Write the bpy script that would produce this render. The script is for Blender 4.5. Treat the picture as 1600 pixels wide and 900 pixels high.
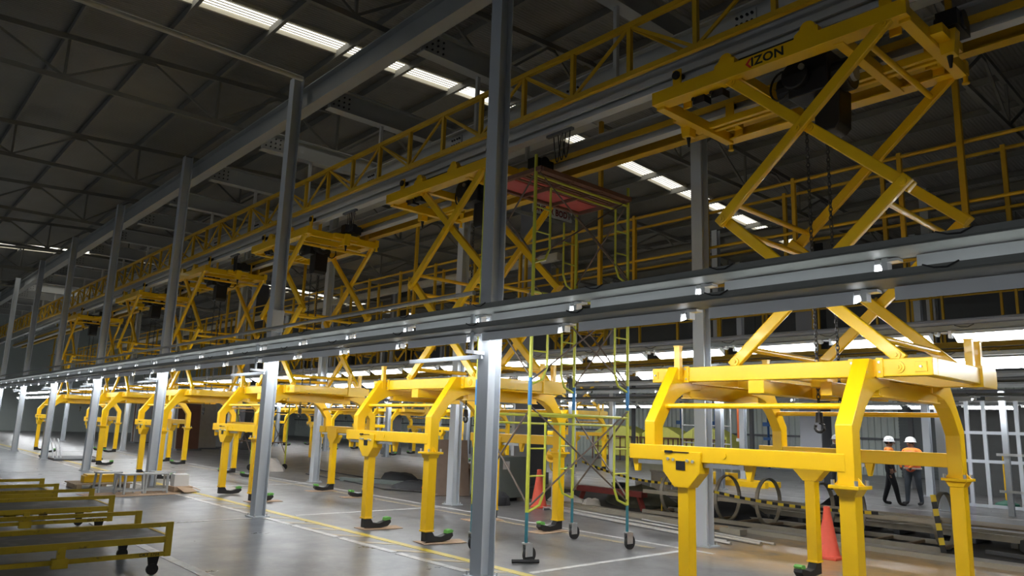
import bpy, bmesh, math, random
from mathutils import Vector, Matrix
random.seed(7)
for _o in list(bpy.data.objects): bpy.data.objects.remove(_o)
S = bpy.context.scene
COL = S.collection

# ------------------------------------------------------------------ camera
cam_d = bpy.data.cameras.new('camera'); cam = bpy.data.objects.new('camera', cam_d); COL.objects.link(cam)
cam_d.sensor_width = 36.0; cam_d.lens = 36.0 * 1150.0 / 1600.0; cam_d.clip_end = 400
_up = Vector((198, 6130, -1150)).normalized()            # world up seen in camera axes
_x = -Vector((-1050, -181, -1150)).normalized()          # world +X seen in camera axes
_x = (_x - _up * _x.dot(_up)).normalized(); _y = _up.cross(_x)
cam.matrix_world = Matrix.Translation((0, 0, 1.7)) @ Matrix((_x, _y, _up)).to_4x4()
S.camera = cam
# ------------------------------------------------------------------ world and exposure
w = bpy.data.worlds.new('world'); S.world = w; w.use_nodes = True
w.node_tree.nodes['Background'].inputs[0].default_value = (0.80, 0.90, 1.0, 1)
w.node_tree.nodes['Background'].inputs[1].default_value = 0.1
S.view_settings.view_transform = 'Standard'; S.view_settings.look = 'None'
S.view_settings.gamma = 1.0; S.view_settings.use_curve_mapping = False
S.view_settings.exposure = 0.0
TUBE_STRENGTH = 28.0
SKYLIGHT_STRENGTH = 2.2

# ------------------------------------------------------------------ materials
MATS = {}
def mat(name, col, rough=0.5, metal=0.0, var=0.12, scale=6.0, bump=0.0, bscale=60.0, spec=0.5, emit=None, coat=0.0, dirt=None):
    if name in MATS: return MATS[name]
    m = bpy.data.materials.new(name); m.use_nodes = True; nt = m.node_tree; N = nt.nodes; L = nt.links
    b = N['Principled BSDF']; b.inputs['Roughness'].default_value = rough; b.inputs['Metallic'].default_value = metal
    b.inputs['Specular IOR Level'].default_value = spec; b.inputs['Coat Weight'].default_value = coat
    c = (*col, 1)
    tc = N.new('ShaderNodeTexCoord'); nz = N.new('ShaderNodeTexNoise'); nz.inputs['Scale'].default_value = scale; nz.inputs['Detail'].default_value = 5
    L.new(tc.outputs['Object'], nz.inputs['Vector'])
    mx = N.new('ShaderNodeMixRGB'); mx.inputs[1].default_value = tuple(v * (1 - var) for v in col) + (1,)
    mx.inputs[2].default_value = tuple(min(1, v * (1 + var)) for v in col) + (1,)
    L.new(nz.outputs['Fac'], mx.inputs[0]); out = mx.outputs[0]
    if dirt:
        n2 = N.new('ShaderNodeTexNoise'); n2.inputs['Scale'].default_value = dirt[1]; n2.inputs['Detail'].default_value = 8
        L.new(tc.outputs['Object'], n2.inputs['Vector'])
        r = N.new('ShaderNodeValToRGB'); r.color_ramp.elements[0].position = dirt[2]; r.color_ramp.elements[1].position = dirt[2] + 0.15
        L.new(n2.outputs['Fac'], r.inputs[0])
        m2 = N.new('ShaderNodeMixRGB'); m2.inputs[2].default_value = (*dirt[0], 1); L.new(r.outputs[0], m2.inputs[0]); L.new(out, m2.inputs[1]); out = m2.outputs[0]
    L.new(out, b.inputs['Base Color'])
    if bump:
        n3 = N.new('ShaderNodeTexNoise'); n3.inputs['Scale'].default_value = bscale; L.new(tc.outputs['Object'], n3.inputs['Vector'])
        bp = N.new('ShaderNodeBump'); bp.inputs['Strength'].default_value = bump; bp.inputs['Distance'].default_value = 0.01
        L.new(n3.outputs['Fac'], bp.inputs['Height']); L.new(bp.outputs[0], b.inputs['Normal'])
    if emit:
        b.inputs['Emission Color'].default_value = (*emit[0], 1); b.inputs['Emission Strength'].default_value = emit[1]
    MATS[name] = m; return m

YEL = mat('yellow_paint', (0.84, 0.50, 0.003), 0.32, var=0.05, scale=3, bump=0.03, bscale=40, coat=0.15)
YELD = mat('yellow_girder_paint', (0.60, 0.36, 0.008), 0.5, var=0.12)
CARTY = mat('cart_yellow_paint', (0.52, 0.37, 0.02), 0.5, var=0.2, scale=9, dirt=((0.10, 0.08, 0.03), 14, 0.62))
GREY = mat('grey_steel_paint', (0.50, 0.535, 0.575), 0.42, var=0.05, scale=2.5, dirt=((0.30, 0.31, 0.32), 7, 0.72))
BEAM = mat('grey_beam_paint', (0.40, 0.41, 0.40), 0.5, var=0.08, scale=2)
RAILG = mat('light_grey_rail', (0.52, 0.53, 0.52), 0.45, var=0.06, scale=2)
DARKC = mat('dark_grey_paint', (0.10, 0.105, 0.115), 0.6, var=0.12)
MIDC = mat('slate_grey_paint', (0.27, 0.28, 0.31), 0.6, var=0.08, scale=1.5)
TRAY = mat('galvanised_tray', (0.215, 0.225, 0.215), 0.55, metal=0.1, var=0.1, scale=10)
FIXW = mat('fixture_white_enamel', (0.80, 0.82, 0.85), 0.4, var=0.04)
TUBE = mat('fluorescent_diffuser', (0.9, 0.9, 0.9), 0.5, var=0.0, emit=((0.95, 0.98, 1.0), TUBE_STRENGTH))
SKY = mat('skylight_sheet', (0.8, 0.78, 0.7), 0.5, var=0.05, emit=((1.0, 0.97, 0.88), SKYLIGHT_STRENGTH))
LAMP = mat('high_bay_lamp', (0.9, 0.9, 0.9), 0.5, var=0.0, emit=((1.0, 0.98, 0.92), 6.0))
BLK = mat('black_rubber', (0.012, 0.012, 0.013), 0.55, var=0.2)
BLKM = mat('black_machine_paint', (0.008, 0.008, 0.009), 0.45, var=0.2)
GREENP = mat('green_pad', (0.14, 0.42, 0.08), 0.7, var=0.15)
CARD = mat('cardboard', (0.42, 0.29, 0.19), 0.85, var=0.15)
WOOD = mat('raw_wood', (0.34, 0.25, 0.16), 0.8, var=0.25, scale=12)
STEEL = mat('bare_steel', (0.55, 0.56, 0.57), 0.32, metal=0.8, var=0.1, scale=12)
CHAIN = mat('chain_steel', (0.10, 0.10, 0.10), 0.4, metal=0.8)
SCAF = mat('lime_scaffold_paint', (0.50, 0.52, 0.05), 0.45, var=0.15, scale=8, dirt=((0.35, 0.28, 0.12), 12, 0.68))
SCAFB = mat('teal_scaffold_paint', (0.03, 0.16, 0.20), 0.5, var=0.15)
SCAFBL = mat('blue_collar_paint', (0.03, 0.18, 0.42), 0.5)
RUST = mat('rusty_brace', (0.13, 0.095, 0.075), 0.65, var=0.3, scale=20)
REDP = mat('red_deck_paint', (0.50, 0.085, 0.085), 0.6, var=0.15)
BRWN = mat('brown_deck_grid', (0.15, 0.065, 0.04), 0.7, var=0.2)
CONE = mat('faded_orange_cone', (0.78, 0.11, 0.065), 0.55, var=0.12, dirt=((0.20, 0.06, 0.05), 10, 0.66))
WHT = mat('white_plastic', (0.72, 0.73, 0.74), 0.35, var=0.03)
SGNR = mat('maroon_lettering', (0.20, 0.015, 0.02), 0.6)
INK = mat('black_lettering', (0.008, 0.008, 0.008), 0.6)
REDL = mat('red_logo', (0.65, 0.03, 0.02), 0.5)
ORNG = mat('orange_vest', (0.95, 0.17, 0.06), 0.75, var=0.1)
ORN2 = mat('orange_shirt', (0.95, 0.27, 0.04), 0.75, var=0.1)
REFL = mat('reflective_stripe', (0.62, 0.52, 0.45), 0.4)
CLOB = mat('black_cloth', (0.012, 0.013, 0.017), 0.85, var=0.3)
JEAN = mat('grey_jeans', (0.05, 0.06, 0.075), 0.85, var=0.3)
SKIN = mat('skin', (0.32, 0.17, 0.11), 0.55, var=0.06)
HAIR = mat('dark_hair', (0.01, 0.008, 0.007), 0.6)
HELY = mat('yellow_helmet_plastic', (0.85, 0.48, 0.01), 0.35)
CLOTHY = mat('lime_yellow_cover', (0.70, 0.70, 0.16), 0.8, var=0.15, scale=3)
BLUE = mat('blue_machine_paint', (0.02, 0.10, 0.30), 0.5)
MACH = mat('grey_green_machine', (0.16, 0.19, 0.185), 0.5, var=0.1)
TARP = mat('dark_tarpaulin', (0.025, 0.027, 0.032), 0.7, var=0.3, bump=0.4, bscale=18)
BAGW = mat('pale_sacking', (0.48, 0.45, 0.42), 0.85, var=0.2, bump=0.3, bscale=20)
CREAM = mat('cream_paint', (0.60, 0.57, 0.47), 0.5)
TAPEY = mat('barrier_yellow', (0.75, 0.55, 0.02), 0.5)
RUSTR = mat('red_oxide_steel', (0.22, 0.035, 0.03), 0.65, var=0.2)
PURL = mat('purlin_paint', (0.22, 0.215, 0.19), 0.6, var=0.1)
ORSLING = mat('orange_sling', (0.75, 0.16, 0.04), 0.7)

def floor_material():
    m = bpy.data.materials.new('sealed_concrete'); m.use_nodes = True; nt = m.node_tree; N = nt.nodes; L = nt.links; b = N['Principled BSDF']
    tc = N.new('ShaderNodeTexCoord'); sp = N.new('ShaderNodeSeparateXYZ'); L.new(tc.outputs['Object'], sp.inputs[0])
    def noise(scale, det=8, rough=0.6):
        n = N.new('ShaderNodeTexNoise'); n.inputs['Scale'].default_value = scale; n.inputs['Detail'].default_value = det; n.inputs['Roughness'].default_value = rough
        L.new(tc.outputs['Object'], n.inputs['Vector']); return n.outputs['Fac']
    def ramp(src, a, bb):
        r = N.new('ShaderNodeMapRange'); r.inputs[1].default_value = a; r.inputs[2].default_value = bb; L.new(src, r.inputs[0]); return r.outputs[0]
    def mixc(f, c1, c2):
        x = N.new('ShaderNodeMixRGB')
        for i, c in ((1, c1), (2, c2)):
            if isinstance(c, tuple): x.inputs[i].default_value = (*c, 1)
            else: L.new(c, x.inputs[i])
        L.new(f, x.inputs[0]); return x.outputs[0]
    def mul(a, bb):
        x = N.new('ShaderNodeMath'); x.operation = 'MULTIPLY'; L.new(a, x.inputs[0])
        if isinstance(bb, float): x.inputs[1].default_value = bb
        else: L.new(bb, x.inputs[1])
        return x.outputs[0]
    aisle = mixc(noise(0.9), (0.105, 0.120, 0.138), (0.150, 0.165, 0.185))
    bay = mixc(noise(1.1), (0.120, 0.118, 0.118), (0.170, 0.165, 0.162))
    inbay = ramp(sp.outputs['Y'], 5.70, 5.74)
    col = mixc(inbay, aisle, bay)
    # tan sheeting film trodden over the floor behind the nearest lift
    px = mul(ramp(sp.outputs['X'], -7.0, -6.2), ramp(sp.outputs['X'], -0.6, -1.6)); py = mul(ramp(sp.outputs['Y'], 8.6, 9.6), ramp(sp.outputs['Y'], 12.4, 11.7))
    patch = mul(mul(px, py), ramp(noise(1.6), 0.28, 0.46))
    col = mixc(mul(patch, 0.9), col, (0.44, 0.27, 0.09))
    scr = ramp(noise(14, 8, 0.6), 0.50, 0.90)
    col = mixc(mul(scr, 0.4), col, (0.30, 0.30, 0.30))
    drk = ramp(noise(1.8, 9, 0.66), 0.42, 0.85)
    col = mixc(mul(drk, 0.5), col, (0.08, 0.08, 0.082))
    L.new(col, b.inputs['Base Color'])
    rg = ramp(noise(1.7, 6), 0.3, 0.7); rr = N.new('ShaderNodeMapRange'); rr.inputs[3].default_value = 0.27; rr.inputs[4].default_value = 0.40; L.new(rg, rr.inputs[0]); L.new(rr.outputs[0], b.inputs['Roughness'])
    return m
def line_material(name, col, hole):
    m = bpy.data.materials.new(name); m.use_nodes = True; nt = m.node_tree; N = nt.nodes; L = nt.links; b = N['Principled BSDF']
    tc = N.new('ShaderNodeTexCoord'); n = N.new('ShaderNodeTexNoise'); n.inputs['Scale'].default_value = 5; n.inputs['Detail'].default_value = 10; n.inputs['Roughness'].default_value = 0.75
    L.new(tc.outputs['Object'], n.inputs['Vector']); r = N.new('ShaderNodeMapRange'); r.inputs[1].default_value = hole; r.inputs[2].default_value = hole + 0.2; L.new(n.outputs['Fac'], r.inputs[0])
    x = N.new('ShaderNodeMixRGB'); x.inputs[1].default_value = (*col, 1); x.inputs[2].default_value = (0.22, 0.215, 0.21, 1); L.new(r.outputs[0], x.inputs[0]); L.new(x.outputs[0], b.inputs['Base Color'])
    b.inputs['Roughness'].default_value = 0.4; return m
def roof_material():
    m = bpy.data.materials.new('foil_roof_lining'); m.use_nodes = True; nt = m.node_tree; N = nt.nodes; L = nt.links; b = N['Principled BSDF']
    tc = N.new('ShaderNodeTexCoord'); wv = N.new('ShaderNodeTexWave'); wv.bands_direction = 'X'; wv.inputs['Scale'].default_value = 4.0; wv.inputs['Distortion'].default_value = 0.6
    L.new(tc.outputs['Object'], wv.inputs['Vector']); n = N.new('ShaderNodeTexNoise'); n.inputs['Scale'].default_value = 1.2; n.inputs['Detail'].default_value = 8; L.new(tc.outputs['Object'], n.inputs['Vector'])
    x = N.new('ShaderNodeMixRGB'); x.inputs[1].default_value = (0.17, 0.165, 0.145, 1); x.inputs[2].default_value = (0.26, 0.25, 0.225, 1); L.new(n.outputs['Fac'], x.inputs[0]); L.new(x.outputs[0], b.inputs['Base Color'])
    b.inputs['Roughness'].default_value = 0.5; b.inputs['Metallic'].default_value = 0.2
    bp = N.new('ShaderNodeBump'); bp.inputs['Strength'].default_value = 0.5; bp.inputs['Distance'].default_value = 0.02; L.new(wv.outputs['Fac'], bp.inputs['Height']); L.new(bp.outputs[0], b.inputs['Normal'])
    return m
FLOORM = floor_material(); LINEY = line_material('worn_yellow_line', (0.55, 0.42, 0.02), 0.52); LINEW = line_material('worn_white_line', (0.55, 0.55, 0.54), 0.50)
HATCH = line_material('faded_tan_hatch', (0.38, 0.30, 0.16), 0.46); ROOFM = roof_material()
WALLM = mat('corrugated_cladding', (0.46, 0.51, 0.49), 0.55, var=0.08, scale=1.0)
WALLD = mat('dark_cladding', (0.12, 0.125, 0.125), 0.7, var=0.1)
SHUT = mat('roller_shutter', (0.10, 0.115, 0.12), 0.55)

# ------------------------------------------------------------------ geometry helpers
class G:
    def __init__(s): s.v = []; s.f = []
    def add(s, vs, fs):
        n = len(s.v); s.v += [tuple(p) for p in vs]; s.f += [tuple(i + n for i in f) for f in fs]; return s
    def box(s, a, b):
        x0, y0, z0 = a; x1, y1, z1 = b
        if x0 > x1: x0, x1 = x1, x0
        if y0 > y1: y0, y1 = y1, y0
        if z0 > z1: z0, z1 = z1, z0
        return s.add([(x0, y0, z0), (x1, y0, z0), (x1, y1, z0), (x0, y1, z0), (x0, y0, z1), (x1, y0, z1), (x1, y1, z1), (x0, y1, z1)],
                     [(0, 3, 2, 1), (4, 5, 6, 7), (0, 1, 5, 4), (1, 2, 6, 5), (2, 3, 7, 6), (3, 0, 4, 7)])
    def cbox(s, c, h): return s.box(tuple(c[i] - h[i] for i in range(3)), tuple(c[i] + h[i] for i in range(3)))
    def frame(s, p0, p1, up):
        p0 = Vector(p0); p1 = Vector(p1); d = (p1 - p0).normalized(); u = Vector(up)
        if abs(d.dot(u)) > 0.98: u = Vector((1, 0, 0)) if abs(d.x) < 0.9 else Vector((0, 1, 0))
        sd = d.cross(u).normalized(); u = sd.cross(d).normalized(); return p0, p1, sd, u
    def bar(s, p0, p1, wd, ht, up=(0, 0, 1)):
        p0, p1, sd, u = s.frame(p0, p1, up); vs = []
        for p in (p0, p1):
            for a, b in ((-1, -1), (1, -1), (1, 1), (-1, 1)): vs.append(p + sd * (a * wd / 2) + u * (b * ht / 2))
        return s.add(vs, [(3, 2, 1, 0), (4, 5, 6, 7), (0, 1, 5, 4), (1, 2, 6, 5), (2, 3, 7, 6), (3, 0, 4, 7)])
    def tube(s, p0, p1, r, n=10, r1=None, caps=True):
        p0, p1, sd, u = s.frame(p0, p1, (0, 0, 1)); r1 = r if r1 is None else r1; vs = []
        for p, q in ((p0, r), (p1, r1)):
            for k in range(n): a = 2 * math.pi * k / n; vs.append(p + sd * (q * math.cos(a)) + u * (q * math.sin(a)))
        fs = [(k, (k + 1) % n, n + (k + 1) % n, n + k) for k in range(n)]
        if caps: fs += [tuple(range(n - 1, -1, -1)), tuple(range(n, 2 * n))]
        return s.add(vs, fs)
    def path(s, pts, r, n=8):
        for a, b in zip(pts[:-1], pts[1:]): s.tube(a, b, r, n)
        return s
    def prism(s, pts, axis, a0, a1):
        n = len(pts)
        def P(p, a): return (a, p[0], p[1]) if axis == 'x' else ((p[0], a, p[1]) if axis == 'y' else (p[0], p[1], a))
        vs = [P(p, a0) for p in pts] + [P(p, a1) for p in pts]
        return s.add(vs, [tuple(range(n - 1, -1, -1)), tuple(range(n, 2 * n))] + [(k, (k + 1) % n, n + (k + 1) % n, n + k) for k in range(n)])
    def lathe(s, prof, c=(0, 0, 0), n=20):
        vs = []; fs = []
        for (r, z) in prof:
            for k in range(n): a = 2 * math.pi * k / n; vs.append((c[0] + r * math.cos(a), c[1] + r * math.sin(a), c[2] + z))
        for i in range(len(prof) - 1):
            for k in range(n): fs.append((i * n + k, i * n + (k + 1) % n, (i + 1) * n + (k + 1) % n, (i + 1) * n + k))
        fs += [tuple(range(n - 1, -1, -1)), tuple(range((len(prof) - 1) * n, len(prof) * n))]
        return s.add(vs, fs)
    def torus(s, c, ax, R, r, n=24, m=6, sx=1.0):
        c = Vector(c); ax = Vector(ax).normalized(); u = ax.orthogonal().normalized()
        if abs(ax.z) < 0.9: u = Vector((0, 0, 1))
        v = ax.cross(u).normalized(); vs = []; fs = []
        for i in range(n):
            a = 2 * math.pi * i / n; d = u * math.cos(a) * sx + v * math.sin(a); dn = d.normalized(); p = c + d * R
            for j in range(m): b = 2 * math.pi * j / m; vs.append(p + dn * (r * math.cos(b)) + ax * (r * math.sin(b)))
        for i in range(n):
            for j in range(m): fs.append((i * m + j, ((i + 1) % n) * m + j, ((i + 1) % n) * m + (j + 1) % m, i * m + (j + 1) % m))
        return s.add(vs, fs)
    def blob(s, c, rad, seed=0, amp=0.18, n=14, m=9, flat=True):
        rnd = random.Random(seed); ph = [rnd.uniform(0, 6.28) for _ in range(6)]; vs = []; fs = []
        for i in range(m + 1):
            th = math.pi * i / m
            for k in range(n):
                a = 2 * math.pi * k / n
                q = 1 + amp * (math.sin(3 * a + ph[0] + 2 * th) * 0.5 + math.sin(5 * a + ph[1] - 3 * th) * 0.3 + math.sin(4 * th + ph[2]) * 0.4)
                z = math.cos(th) * rad[2] * q
                if flat: z = max(z, -rad[2] * 0.05)
                vs.append((c[0] + math.sin(th) * math.cos(a) * rad[0] * q, c[1] + math.sin(th) * math.sin(a) * rad[1] * q, c[2] + z))
        for i in range(m):
            for k in range(n): fs.append((i * n + k, (i + 1) * n + k, (i + 1) * n + (k + 1) % n, i * n + (k + 1) % n))
        return s.add(vs, fs)
    def ibeam(s, axis, a0, a1, c1, zc, wd, ht, tf=0.02, tw=0.015):
        # horizontal I section running along axis; c1 = the other horizontal coordinate, zc = bottom
        def B(u0, u1, z0, z1):
            if axis == 'x': s.box((a0, c1 + u0, z0), (a1, c1 + u1, z1))
            else: s.box((c1 + u0, a0, z0), (c1 + u1, a1, z1))
        B(-wd / 2, wd / 2, zc, zc + tf); B(-wd / 2, wd / 2, zc + ht - tf, zc + ht); B(-tw / 2, tw / 2, zc + tf, zc + ht - tf); return s
    def mesh(s, name, m, smooth=False, bevel=0.0):
        me = bpy.data.meshes.new(name); me.from_pydata(s.v, [], s.f); me.materials.append(m)
        bm = bmesh.new(); bm.from_mesh(me)
        bmesh.ops.recalc_face_normals(bm, faces=bm.faces)
        if bevel:
            ed = [e for e in bm.edges if len(e.link_faces) == 2 and e.calc_face_angle(0) > 0.6]
            bmesh.ops.bevel(bm, geom=ed, offset=bevel, segments=2, affect='EDGES', profile=0.6, clamp_overlap=True)
        bm.to_mesh(me); bm.free()
        if smooth:
            me.polygons.foreach_set('use_smooth', [True] * len(me.polygons)); me.set_sharp_from_angle(angle=0.7)
        return me

def ob(name, me, parent=None, loc=(0, 0, 0), rot=(0, 0, 0)):
    o = bpy.data.objects.new(name, me); COL.objects.link(o); o.location = loc; o.rotation_euler = rot
    if parent is not None: o.parent = parent
    return o
def tag(o, label, cat, group=None, kind=None):
    if label: o['label'] = label
    if cat: o['category'] = cat
    if group: o['group'] = group
    if kind: o['kind'] = kind
    return o
def empty(name, loc, label, cat, group=None, rz=0):
    o = ob(name, None, None, loc, (0, 0, rz)); o.empty_display_size = 0.2; return tag(o, label, cat, group)
KIDS = {}
def copy_tree(o, parent=None, skip=()):
    c = o.copy(); COL.objects.link(c); c.parent = parent
    for ch in o.children:
        if ch.name.split('.')[0] in skip: continue
        copy_tree(ch, c, skip)
    return c
def ordinal(i):
    base = ['first', 'second', 'third', 'fourth', 'fifth', 'sixth', 'seventh', 'eighth', 'ninth', 'tenth', 'eleventh', 'twelfth', 'thirteenth', 'fourteenth', 'fifteenth', 'sixteenth', 'seventeenth', 'eighteenth', 'nineteenth']
    if i < 19: return base[i]
    t, u = divmod(i + 1, 10); T = {2: 'twent', 3: 'thirt', 4: 'fort'}[t]
    return T + 'ieth' if u == 0 else T + 'y-' + base[u - 1]
ORD = ['nearest', 'second', 'third', 'fourth', 'fifth', 'sixth', 'seventh', 'eighth', 'ninth', 'tenth', 'eleventh', 'twelfth', 'thirteenth', 'fourteenth', 'fifteenth', 'sixteenth']
def struct(name, me, parent=None, **k):
    o = ob(name, me, parent, **k)
    if parent is None: o['kind'] = 'structure'
    return o
def text_mesh(txt, size, depth, m, bold=0.0, name='lettering'):
    cu = bpy.data.curves.new(name, 'FONT'); cu.body = txt; cu.size = size; cu.extrude = depth; cu.offset = bold; cu.resolution_u = 3
    cu.align_x = 'LEFT'; cu.align_y = 'CENTER'; cu.space_character = 1.05
    t = bpy.data.objects.new('tmp_text', cu); COL.objects.link(t); bpy.context.view_layer.update()
    me = bpy.data.meshes.new_from_object(t.evaluated_get(bpy.context.evaluated_depsgraph_get())); bpy.data.objects.remove(t); bpy.data.curves.remove(cu)
    me.name = name; me.materials.clear(); me.materials.append(m); return me

# ================================================================== THE HALL
PITCH = 6.13
LX0 = -3.825               # centre of the nearest lift
LY = 7.9                   # centre line of the lift row
LINE2 = 14.85              # the parallel row further back
def zr(y): return 9.75 - 0.05 * abs(y - 11.0)
XF, XN = -74.0, 14.0       # far / near ends of the hall
YB, YW = -16.0, 36.0
fl = struct('floor', G().box((XF, YB - 6, -0.2), (XN + 10, YW + 4, 0.0)).mesh('floor', FLOORM))
fl['label'] = 'grey sealed concrete factory floor with worn paint lines'
def line(x0, y0, x1, y1, wd, m, z=0.004):
    return ob('painted_line', G().bar((x0, y0, z / 2), (x1, y1, z / 2), wd, z).mesh('painted_line', m), fl)
line(-62, 6.22, 6, 6.22, 0.13, LINEY)
dash = G().box((-0.72, -0.055, 0), (0.72, 0.055, 0.004)).mesh('dash', LINEW)
for k in range(30): ob('painted_dash', dash, fl, (-3.2 - 1.54 * k, 5.76, 0))
hm = G().prism([(-0.30, -0.17), (-0.10, -0.17), (0.30, 0.17), (0.10, 0.17)], 'z', 0, 0.003).mesh('hatch', HATCH)
for k in range(34): ob('painted_hatch', hm, fl, (-3.0 - 0.8 * k, 5.98, 0))
for k in range(6):
    x = -6.62 - PITCH * k
    line(x, 6.35, x, 9.5, 0.09, LINEW); line(x + (0 if k else 0.0), 3.6, x, 5.6, 0.07, LINEW)
line(-40, 9.78, -6.2, 9.55, 0.08, LINEW); line(-40, 9.35, -7.0, 9.2, 0.10, HATCH)
line(-26, 3.22, -5.5, 3.22, 0.12, LINEW); line(-30, 19.9, -2, 19.9, 0.1, LINEW)
# back wall: folded cladding sheets
def corrugated(x0, x1, z0, z1, y, pitch, dep, m, name):
    pts = []; x = x0; 
    while x < x1: pts += [(x, y), (x + pitch * 0.4, y), (x + pitch * 0.5, y - dep), (x + pitch * 0.9, y - dep)]; x += pitch
    vs = [(p[0], p[1], z) for z in (z0, z1) for p in pts]; n = len(pts)
    g = G(); g.add(vs, [(i, i + 1, n + i + 1, n + i) for i in range(n - 1)]); return g.mesh(name, m)
wb = struct('wall_back', corrugated(XF, XN + 10, 0, 4.0, YW, 0.30, 0.06, WALLM, 'wall_back')); wb['label'] = 'pale grey-green corrugated cladding along the far side of the hall'
struct('upper_cladding', G().box((XF, YW + 0.1, 3.9), (XN + 10, YW + 0.3, 10.0)).mesh('upper', WALLD), wb)
for z in (1.6, 3.0): struct('girt', G().box((XF, YW - 0.16, z), (XN + 10, YW - 0.08, z + 0.1)).mesh('girt', DARKC), wb)
we = struct('wall_left', G().box((XF - 0.3, YB, 0), (XF, YW, 10)).mesh('wall_left', WALLM)); we['label'] = 'dark end wall at the far left of the hall'
wn = struct('wall_right', G().box((XN + 8, YB, 0), (XN + 8.3, YW, 10)).mesh('wall_right', WALLD)); wn['label'] = 'dark end wall of the hall beyond the right edge of the view'
d1 = struct('door_1', G().box((-13.4, YW - 0.35, 0), (-9.6, YW - 0.28, 3.6)).mesh('door', SHUT)); d1['label'] = 'dark grey roller shutter behind the two workers'
sl = G().box((-13.4, YW - 0.40, 0), (-9.6, YW - 0.35, 0.10)).mesh('slat', SHUT)
for k in range(26): ob('slat', sl, d1, (0, 0, 0.03 + 0.135 * k))
# roof
SKYX = [(-13.6, -13.0), (-42.2, -40.6)]
def roof_piece(x0, x1):
    ys = [YB, 11.0, YW + 0.3]; g = G()
    for a, b in zip(ys[:-1], ys[1:]): g.add([(x0, a, zr(a)), (x1, a, zr(a)), (x1, b, zr(b)), (x0, b, zr(b)), (x0, a, zr(a) + .05), (x1, a, zr(a) + .05), (x1, b, zr(b) + .05), (x0, b, zr(b) + .05)],
                     [(0, 3, 2, 1), (4, 5, 6, 7), (0, 1, 5, 4), (1, 2, 6, 5), (2, 3, 7, 6), (3, 0, 4, 7)])
    return g
ceil = struct('ceiling', roof_piece(SKYX[0][1], XN + 8).mesh('roof_sheet', ROOFM)); ceil['label'] = 'foil-lined pitched metal roof with purlins and skylight strips'
ob('roof_sheet', roof_piece(SKYX[1][1], SKYX[0][0]).mesh('roof_sheet', ROOFM), ceil); ob('roof_sheet', roof_piece(XF, SKYX[1][0]).mesh('roof_sheet', ROOFM), ceil)
PURY = [0.85 + 1.5 * k for k in range(-8, 24)]
for y in PURY:
    z = zr(y) - 0.09
    ob('purlin', G().box((-70, y - 0.035, z - 0.08), (XN, y + 0.035, z + 0.08)).mesh('purlin', PURL), ceil)
for i, (x0, x1) in enumerate(SKYX):
    e = struct('window_%d' % (i + 1), G().box((x0 - 0.06, YB, 9.99), (x0 - 0.04, YB + .02, 10.0)).mesh('curb', CREAM))
    e['label'] = ['bright skylight strip crossing the roof above the near columns', 'thin bright skylight strip at the far left of the roof'][i]
    for a, b in zip(PURY[:-1], PURY[1:]):
        if a < 11 < b: b2 = b
        g = G(); n = 6
        for k in range(n):                       # ribs of the translucent sheet
            u0 = x0 + (x1 - x0) * k / n; u1 = x0 + (x1 - x0) * (k + 0.86) / n
            g.add([(u0, a, zr(a) + .03), (u1, a, zr(a) + .03), (u1, b, zr(b) + .03), (u0, b, zr(b) + .03)], [(0, 1, 2, 3)])
        ob('pane', g.mesh('pane', SKY), e)
    for xx in (x0, x1): ob('curb', G().bar((xx, YB, zr(YB) - .02), (xx, 11, zr(11) - .02), 0.05, 0.1).bar((xx, 11, zr(11) - .02), (xx, YW, zr(YW) - .02), 0.05, 0.1).mesh('curb', CREAM), e)
    for k in range(1, 6):
        xx = x0 + (x1 - x0) * (k - 0.07) / 6
        ob('rib', G().bar((xx, YB, zr(YB) + .03), (xx, 11, zr(11) + .03), 0.03, 0.02).bar((xx, 11, zr(11) + .03), (xx, YW, zr(YW) + .03), 0.03, 0.02).mesh('rib', CREAM), e)
# roof trusses
vert = G().box((-0.025, -0.025, 0), (0.025, 0.025, 1.0)).mesh('web_post', PURL)
truss_x = [-16.2 + PITCH * k for k in range(-7, 4)]
truss_x.sort(reverse=True); t0 = None
for i, x in enumerate(truss_x):
    lab = 'dark steel roof truss, %s from the right-hand end of the roof' % ORD[i].replace('nearest', 'first')
    if t0 is None:
        t0 = empty('roof_truss', (x, 0, 0), lab, 'roof truss', 'roof trusses')
        ya, yb = -9.65, 34.0
        ob('bottom_chord', G().bar((0, ya, 8.2), (0, yb, 8.2), 0.07, 0.1).mesh('bottom_chord', PURL), t0)
        ob('top_chord', G().bar((0, ya, zr(ya) - .23), (0, 11, zr(11) - .23), 0.08, 0.11).bar((0, 11, zr(11) - .23), (0, yb, zr(yb) - .23), 0.08, 0.11).mesh('top_chord', PURL), t0)
        y = 2.35 - 12
        while y < 33:
            p = ob('web_post', vert, t0, (0, y, 8.2)); p.scale = (1, 1, zr(y) - .23 - 8.2)
            for d in (-1.5, 1.5):
                if y + d < ya: continue
                ob('web_diagonal', G().bar((0, y, 8.24), (0, y + d, zr(y + d) - .23), 0.045, 0.05).mesh('web_diagonal', PURL), t0)
            ob('gusset', G().box((-0.02, y + 1.38, zr(y + 1.5) - .36), (0.02, y + 1.62, zr(y + 1.5) - .2)).mesh('gusset', PURL), t0)
            y += 3.0
    else:
        c = copy_tree(t0); c.location.x = x; c['label'] = lab

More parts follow.
